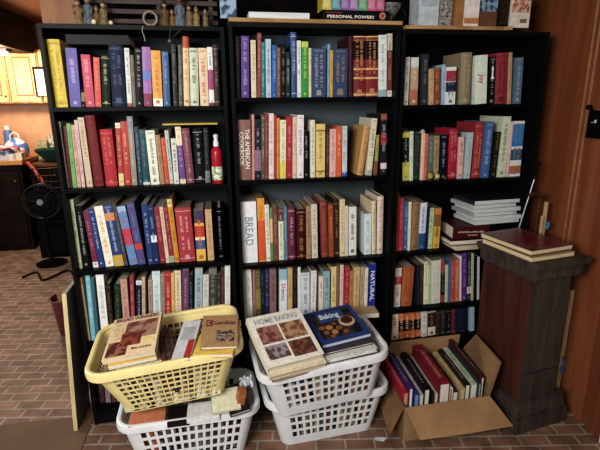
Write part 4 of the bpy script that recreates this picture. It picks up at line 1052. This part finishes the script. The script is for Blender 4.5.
b = MB(); b.box(0, 1.55, 0, .72, 1.02, 1.07, mat('c88848', .35, .1, 5, stretch=(.5, 4, 4)), .004); b.build('worktop', ct)
for k in range(3):
    b = MB(); b.box(.03+k*.5, .49+k*.5, .012, .03, .08, .94, dk, .004); d_ = b.build('door', ct)
    b = MB(); b.tube((.45+k*.5, -.01, .84), (.45+k*.5, .012, .84), .012, .009, mat('6c5030', .4)); b.build('knob', d_, True)
CT = 1.07
def kit_obj(name, x, y, z, lab, cat, fn):
    t = empty(name, (x, y, z)); tag(t, lab, cat); fn(t)
def bag(t, c1, c2):
    b = MB(); m1, m2 = mat(c1, .4, .1, 12, kind='photo', h2=c2), mat('d8dce4', .4, .1)
    prof = [(.10, 0), (.13, .03), (.14, .10), (.12, .17), (.06, .22), (.02, .235)]
    b.lathe(prof, m1, 20, sy=.7); b.build('bag_body', t, True)
    b = MB(); b.path([(-.05, 0, .21), (-.045, 0, .27), (0, 0, .30), (.045, 0, .27), (.05, 0, .21)], .008, m2); b.build('bag_handle', t, True)
def dish(t):
    b = MB(); b.lathe([(.05, 0), (.055, .004), (.14, .05), (.136, .052), (.05, .012)], mat('d8d8d0', .3), 24); b.build('dish_body', t, True)
kit_obj('plastic_bag', -1.60, 3.72, CT, 'blue and white plastic bag on the kitchen counter', 'bag', lambda t: bag(t, 'd8e0ee', '4468b8'))
kit_obj('plastic_bag', -1.86, 3.66, CT, 'white and red plastic bag at the left end of counter', 'bag', lambda t: bag(t, 'e4dce0', 'b83c4c'))
kit_obj('shopping_bag', -1.70, 3.52, CT+.0, 'grey printed paper carrier bag at the counter front', 'bag', lambda t: (lambda b: (b.box(-.13, .13, -.05, .05, 0, .14, mat('b0b0bc', .5, .1, 20, kind='photo', h2='586880'), .004), b.build('bag_body', t)))(MB()))
kit_obj('small_carton', -1.515, 3.50, CT, 'small cream carton standing on the counter corner', 'box', lambda t: (lambda b: (b.box(-.06, .06, -.04, .04, 0, .08, mat('d0c0a8', .5, .1), .003), b.build('carton', t)))(MB()))
def jar(t, c1, c2, r=.035, h=.12):
    b = MB(); b.lathe([(r, 0), (r, h*.8), (r*.7, h*.88)], mat(c1, .35), 16); b.build('jar_body', t, True)
    b = MB(); b.lathe([(r*.75, h*.88), (r*.75, h), (r*.7, h*1.02)], mat(c2, .4), 16); b.build('lid', t, True)
kit_obj('jar', -1.50, 3.62, CT, 'pinkish jar at the back of the counter corner', 'jar', lambda t: jar(t, 'c89090', 'd8d8d8'))
kit_obj('jar', -1.56, 3.46, CT, 'squat white jar at the counter front edge', 'jar', lambda t: jar(t, 'd8d4cc', '5878a8', .04, .08))
kit_obj('jar', -1.76, 3.96, CT, 'tall blue jar behind the plastic bags', 'jar', lambda t: jar(t, '5878b0', 'd8d8d8', .05, .36))
def towel(t):
    b = MB(); i = b.mi(mat('d4c4cc', .8, .2, 12, kind='photo', h2='a84858')); N = 8; V = [[b.bm.verts.new((-.16+.32*x/N, -.08+.16*y/N, .17+.02*math.sin(x*1.1+y)-.05*abs(x-N/2)/N*(1+.3*math.sin(y)))) for x in range(N+1)] for y in range(N+1)]
    for y in range(N):
        for x in range(N): b.bm.faces.new((V[y][x], V[y][x+1], V[y+1][x+1], V[y+1][x])).material_index = i
    o = b.build('cloth', t, True); m_ = o.modifiers.new('s', 'SOLIDIFY'); m_.thickness = .012
kit_obj('tea_towel', -1.67, 3.52, CT-.02, 'crumpled red and white towel draped over the carrier bag', 'towel', towel)
# low shelf unit with bowl and boxes behind the fan
sh = empty('low_cabinet', (-1.43, 3.56, 0)); tag(sh, 'low dark cabinet behind the black fan', 'cabinet')
b = MB(); b.box(0, .95, 0, .5, 0, .98, dk); b.build('carcass', sh)
b = MB(); b.box(-.01, .97, -.02, .52, .98, 1.01, mat('6c4428', .4)); b.build('top', sh)
gbw = empty('green_bowl', (-1.20, 3.76, 1.01)); tag(gbw, 'large dark green bowl on the low cabinet', 'bowl')
b = MB(); b.lathe([(.08, 0), (.09, .006), (.20, .12), (.215, .155), (.205, .155), (.08, .02)], mat('1c4c40', .3, .1), 28); b.build('bowl_body', gbw, True)
for k, (x, y, sx, h, col, lab) in enumerate(((-1.38, 3.95, .06, .24, 'b0a488', 'drab folded paper packet left of the green bowl'), (-1.24, 4.02, .10, .30, 'c8c8b8', 'pale carton behind the green bowl'), (-1.06, 4.0, .06, .34, 'd0ccc0', 'tall white carton behind the bowl beside the bookcase'))):
    b = MB(); b.box(-sx, sx, -.04, .04, 0, h, mat(col, .6, .15, 25, kind='photo', h2='8c8468'), .004); o = b.build('carton'); o.location = (x, y, 1.01); tag(o, lab, 'carton')
kit_obj('white_dish', -.80, 3.72, 1.01, 'shallow white dish beside the green bowl', 'dish', dish)
# fan
fx, fy, fz = -1.10, 2.85, .70
fan = empty('electric_fan', (fx, fy, 0)); tag(fan, 'round black electric fan standing on the floor beyond the bookcase', 'fan')
bk = mat('0e0e10', .3, .05); gl = mat('34343a', .3)
b = MB(); b.lathe([(.15, 0), (.15, .02), (.03, .04), (.02, .06), (.018, fz-.13), (.018, fz-.1)], bk, 24); b.build('stand', fan, True)
b = MB(); b.tube((0, -.03, fz), (0, .12, fz), .055, .045, bk, 18); b.build('motor', fan, True)
b = MB()
for R_, y in ((.18, -.04), (.185, .0), (.13, -.055), (.08, -.062), (.185, .03)):
    b.path([(R_*math.cos(k*.1963), y, fz+R_*math.sin(k*.1963)) for k in range(32)], .0045 if R_ > .17 else .0018, gl, 6, True)
for k in range(24):
    a2 = k*math.pi/12; b.path([(.03*math.cos(a2), -.065, fz+.03*math.sin(a2)), (.12*math.cos(a2), -.058, fz+.12*math.sin(a2)), (.18*math.cos(a2), -.04, fz+.18*math.sin(a2))], .0016, gl, 5)
b.build('guard', fan, True)
b = MB()
for k in range(5):
    a2 = k*2*math.pi/5; P0 = []
    for (r, da) in ((.035, -.3), (.15, -.45), (.165, 0), (.15, .35), (.035, .3)): P0.append((r*math.cos(a2+da), -.02+.015*(da), fz+r*math.sin(a2+da)))
    b.poly(P0, bk)
b.build('blades', fan)
b = MB(); b.tube((0, -.072, fz), (0, -.06, fz), .03, .034, mat('8c9098', .3), 18); b.build('hub_badge', fan, True)
b = MB(); b.box(-.16, .16, -.1, .1, 0, .42, mat('100d0c', .5), .01); b.box(-.12, .12, -.104, -.1, .06, .34, mat('181416', .5), .004)
o = b.build('dark_crate'); o.location = (-1.12, 3.18, 0); tag(o, 'dark crate on the floor right behind the fan', 'crate')
b = MB(); b.path([(-1.25+.02*k, 2.45+.12*math.sin(k*.4), .012) for k in range(28)], .010, mat('241c18', .5), 8)
tag(b.build('floor_cable', None, True), 'dark cable curling over the brick floor beside the fan', 'cable')
b = MB(); b.path([(-1.43, 3.52, 1.03), (-1.38, 3.44, 1.02), (-1.30, 3.38, .93), (-1.22, 3.33, .80)], .022, mat('a03830', .5), 8)
tag(b.build('red_strap', None, True), 'red strap hanging down from the low cabinet over the fan', 'strap')
wr = empty('wire_basket', (-1.12, 3.20, .78)); tag(wr, 'black wire basket above the fan', 'basket')
b = MB()
for k in range(9): b.tube((-.17+k*.042, 0, 0), (-.20+k*.05, 0, .22), .005, .005, bk, 6)
for z in (.0, .07, .14, .22): b.tube((-.17-.03*z/.22, 0, z), (.17+.03*z/.22, 0, z), .005, .005, bk, 6)
b.build('front_grid', wr)
b = MB(); b.box(-.16, .16, -.05, .10, -.36, .0, bk); b.build('pedestal_box', wr)
# scrap on the floor by the box
b = MB(); b.poly([(1.46, -.40, .002), (1.50, -.42, .004), (1.53, -.405, .012), (1.515, -.385, .003), (1.47, -.38, .003)], mat('b8c4cc', .5)); tag(b.build('paper_scrap'), 'torn white paper scrap on the floor left of the cardboard box', 'paper')
# ------------------------------------------------------------------ light
def area(name, loc, tgt, sx, sy, power, col):
    l = bpy.data.lights.new(name, 'AREA'); l.shape = 'RECTANGLE'; l.size = sx; l.size_y = sy; l.energy = power; l.color = col
    o = bpy.data.objects.new(name, l); COL.objects.link(o); o.location = loc
    o.rotation_euler = (Vector(tgt)-Vector(loc)).to_track_quat('-Z', 'Y').to_euler(); return o
area('window_light', (-.5, -2.6, 2.05), (1.0, -.2, .6), 1.3, .9, 92, (1, .97, .92))
area('room_fill', (1.4, -2.6, 2.45), (1.2, 0, .7), 2.2, .6, 14, (1, .95, .88))
area('kitchen_side_light', (-2.6, 1.2, 2.0), (-.8, 1.2, 0), 1.2, 1.2, 50, (.95, .97, 1))
p = bpy.data.lights.new('kitchen_lamp', 'POINT'); p.energy = 72; p.color = (1, .76, .50); p.shadow_soft_size = .12
o = bpy.data.objects.new('kitchen_lamp', p); COL.objects.link(o); o.location = (-1.45, 3.1, 2.05)
w = bpy.data.worlds.new('world'); bpy.context.scene.world = w; w.use_nodes = True
w.node_tree.nodes['Background'].inputs[0].default_value = (.9, .93, 1, 1); w.node_tree.nodes['Background'].inputs[1].default_value = .12
sc = bpy.context.scene
sc.view_settings.view_transform = 'Standard'; sc.view_settings.look = 'Medium High Contrast'; sc.view_settings.exposure = 0
for o in COL.objects:
    if '_th' in o: del o['_th']
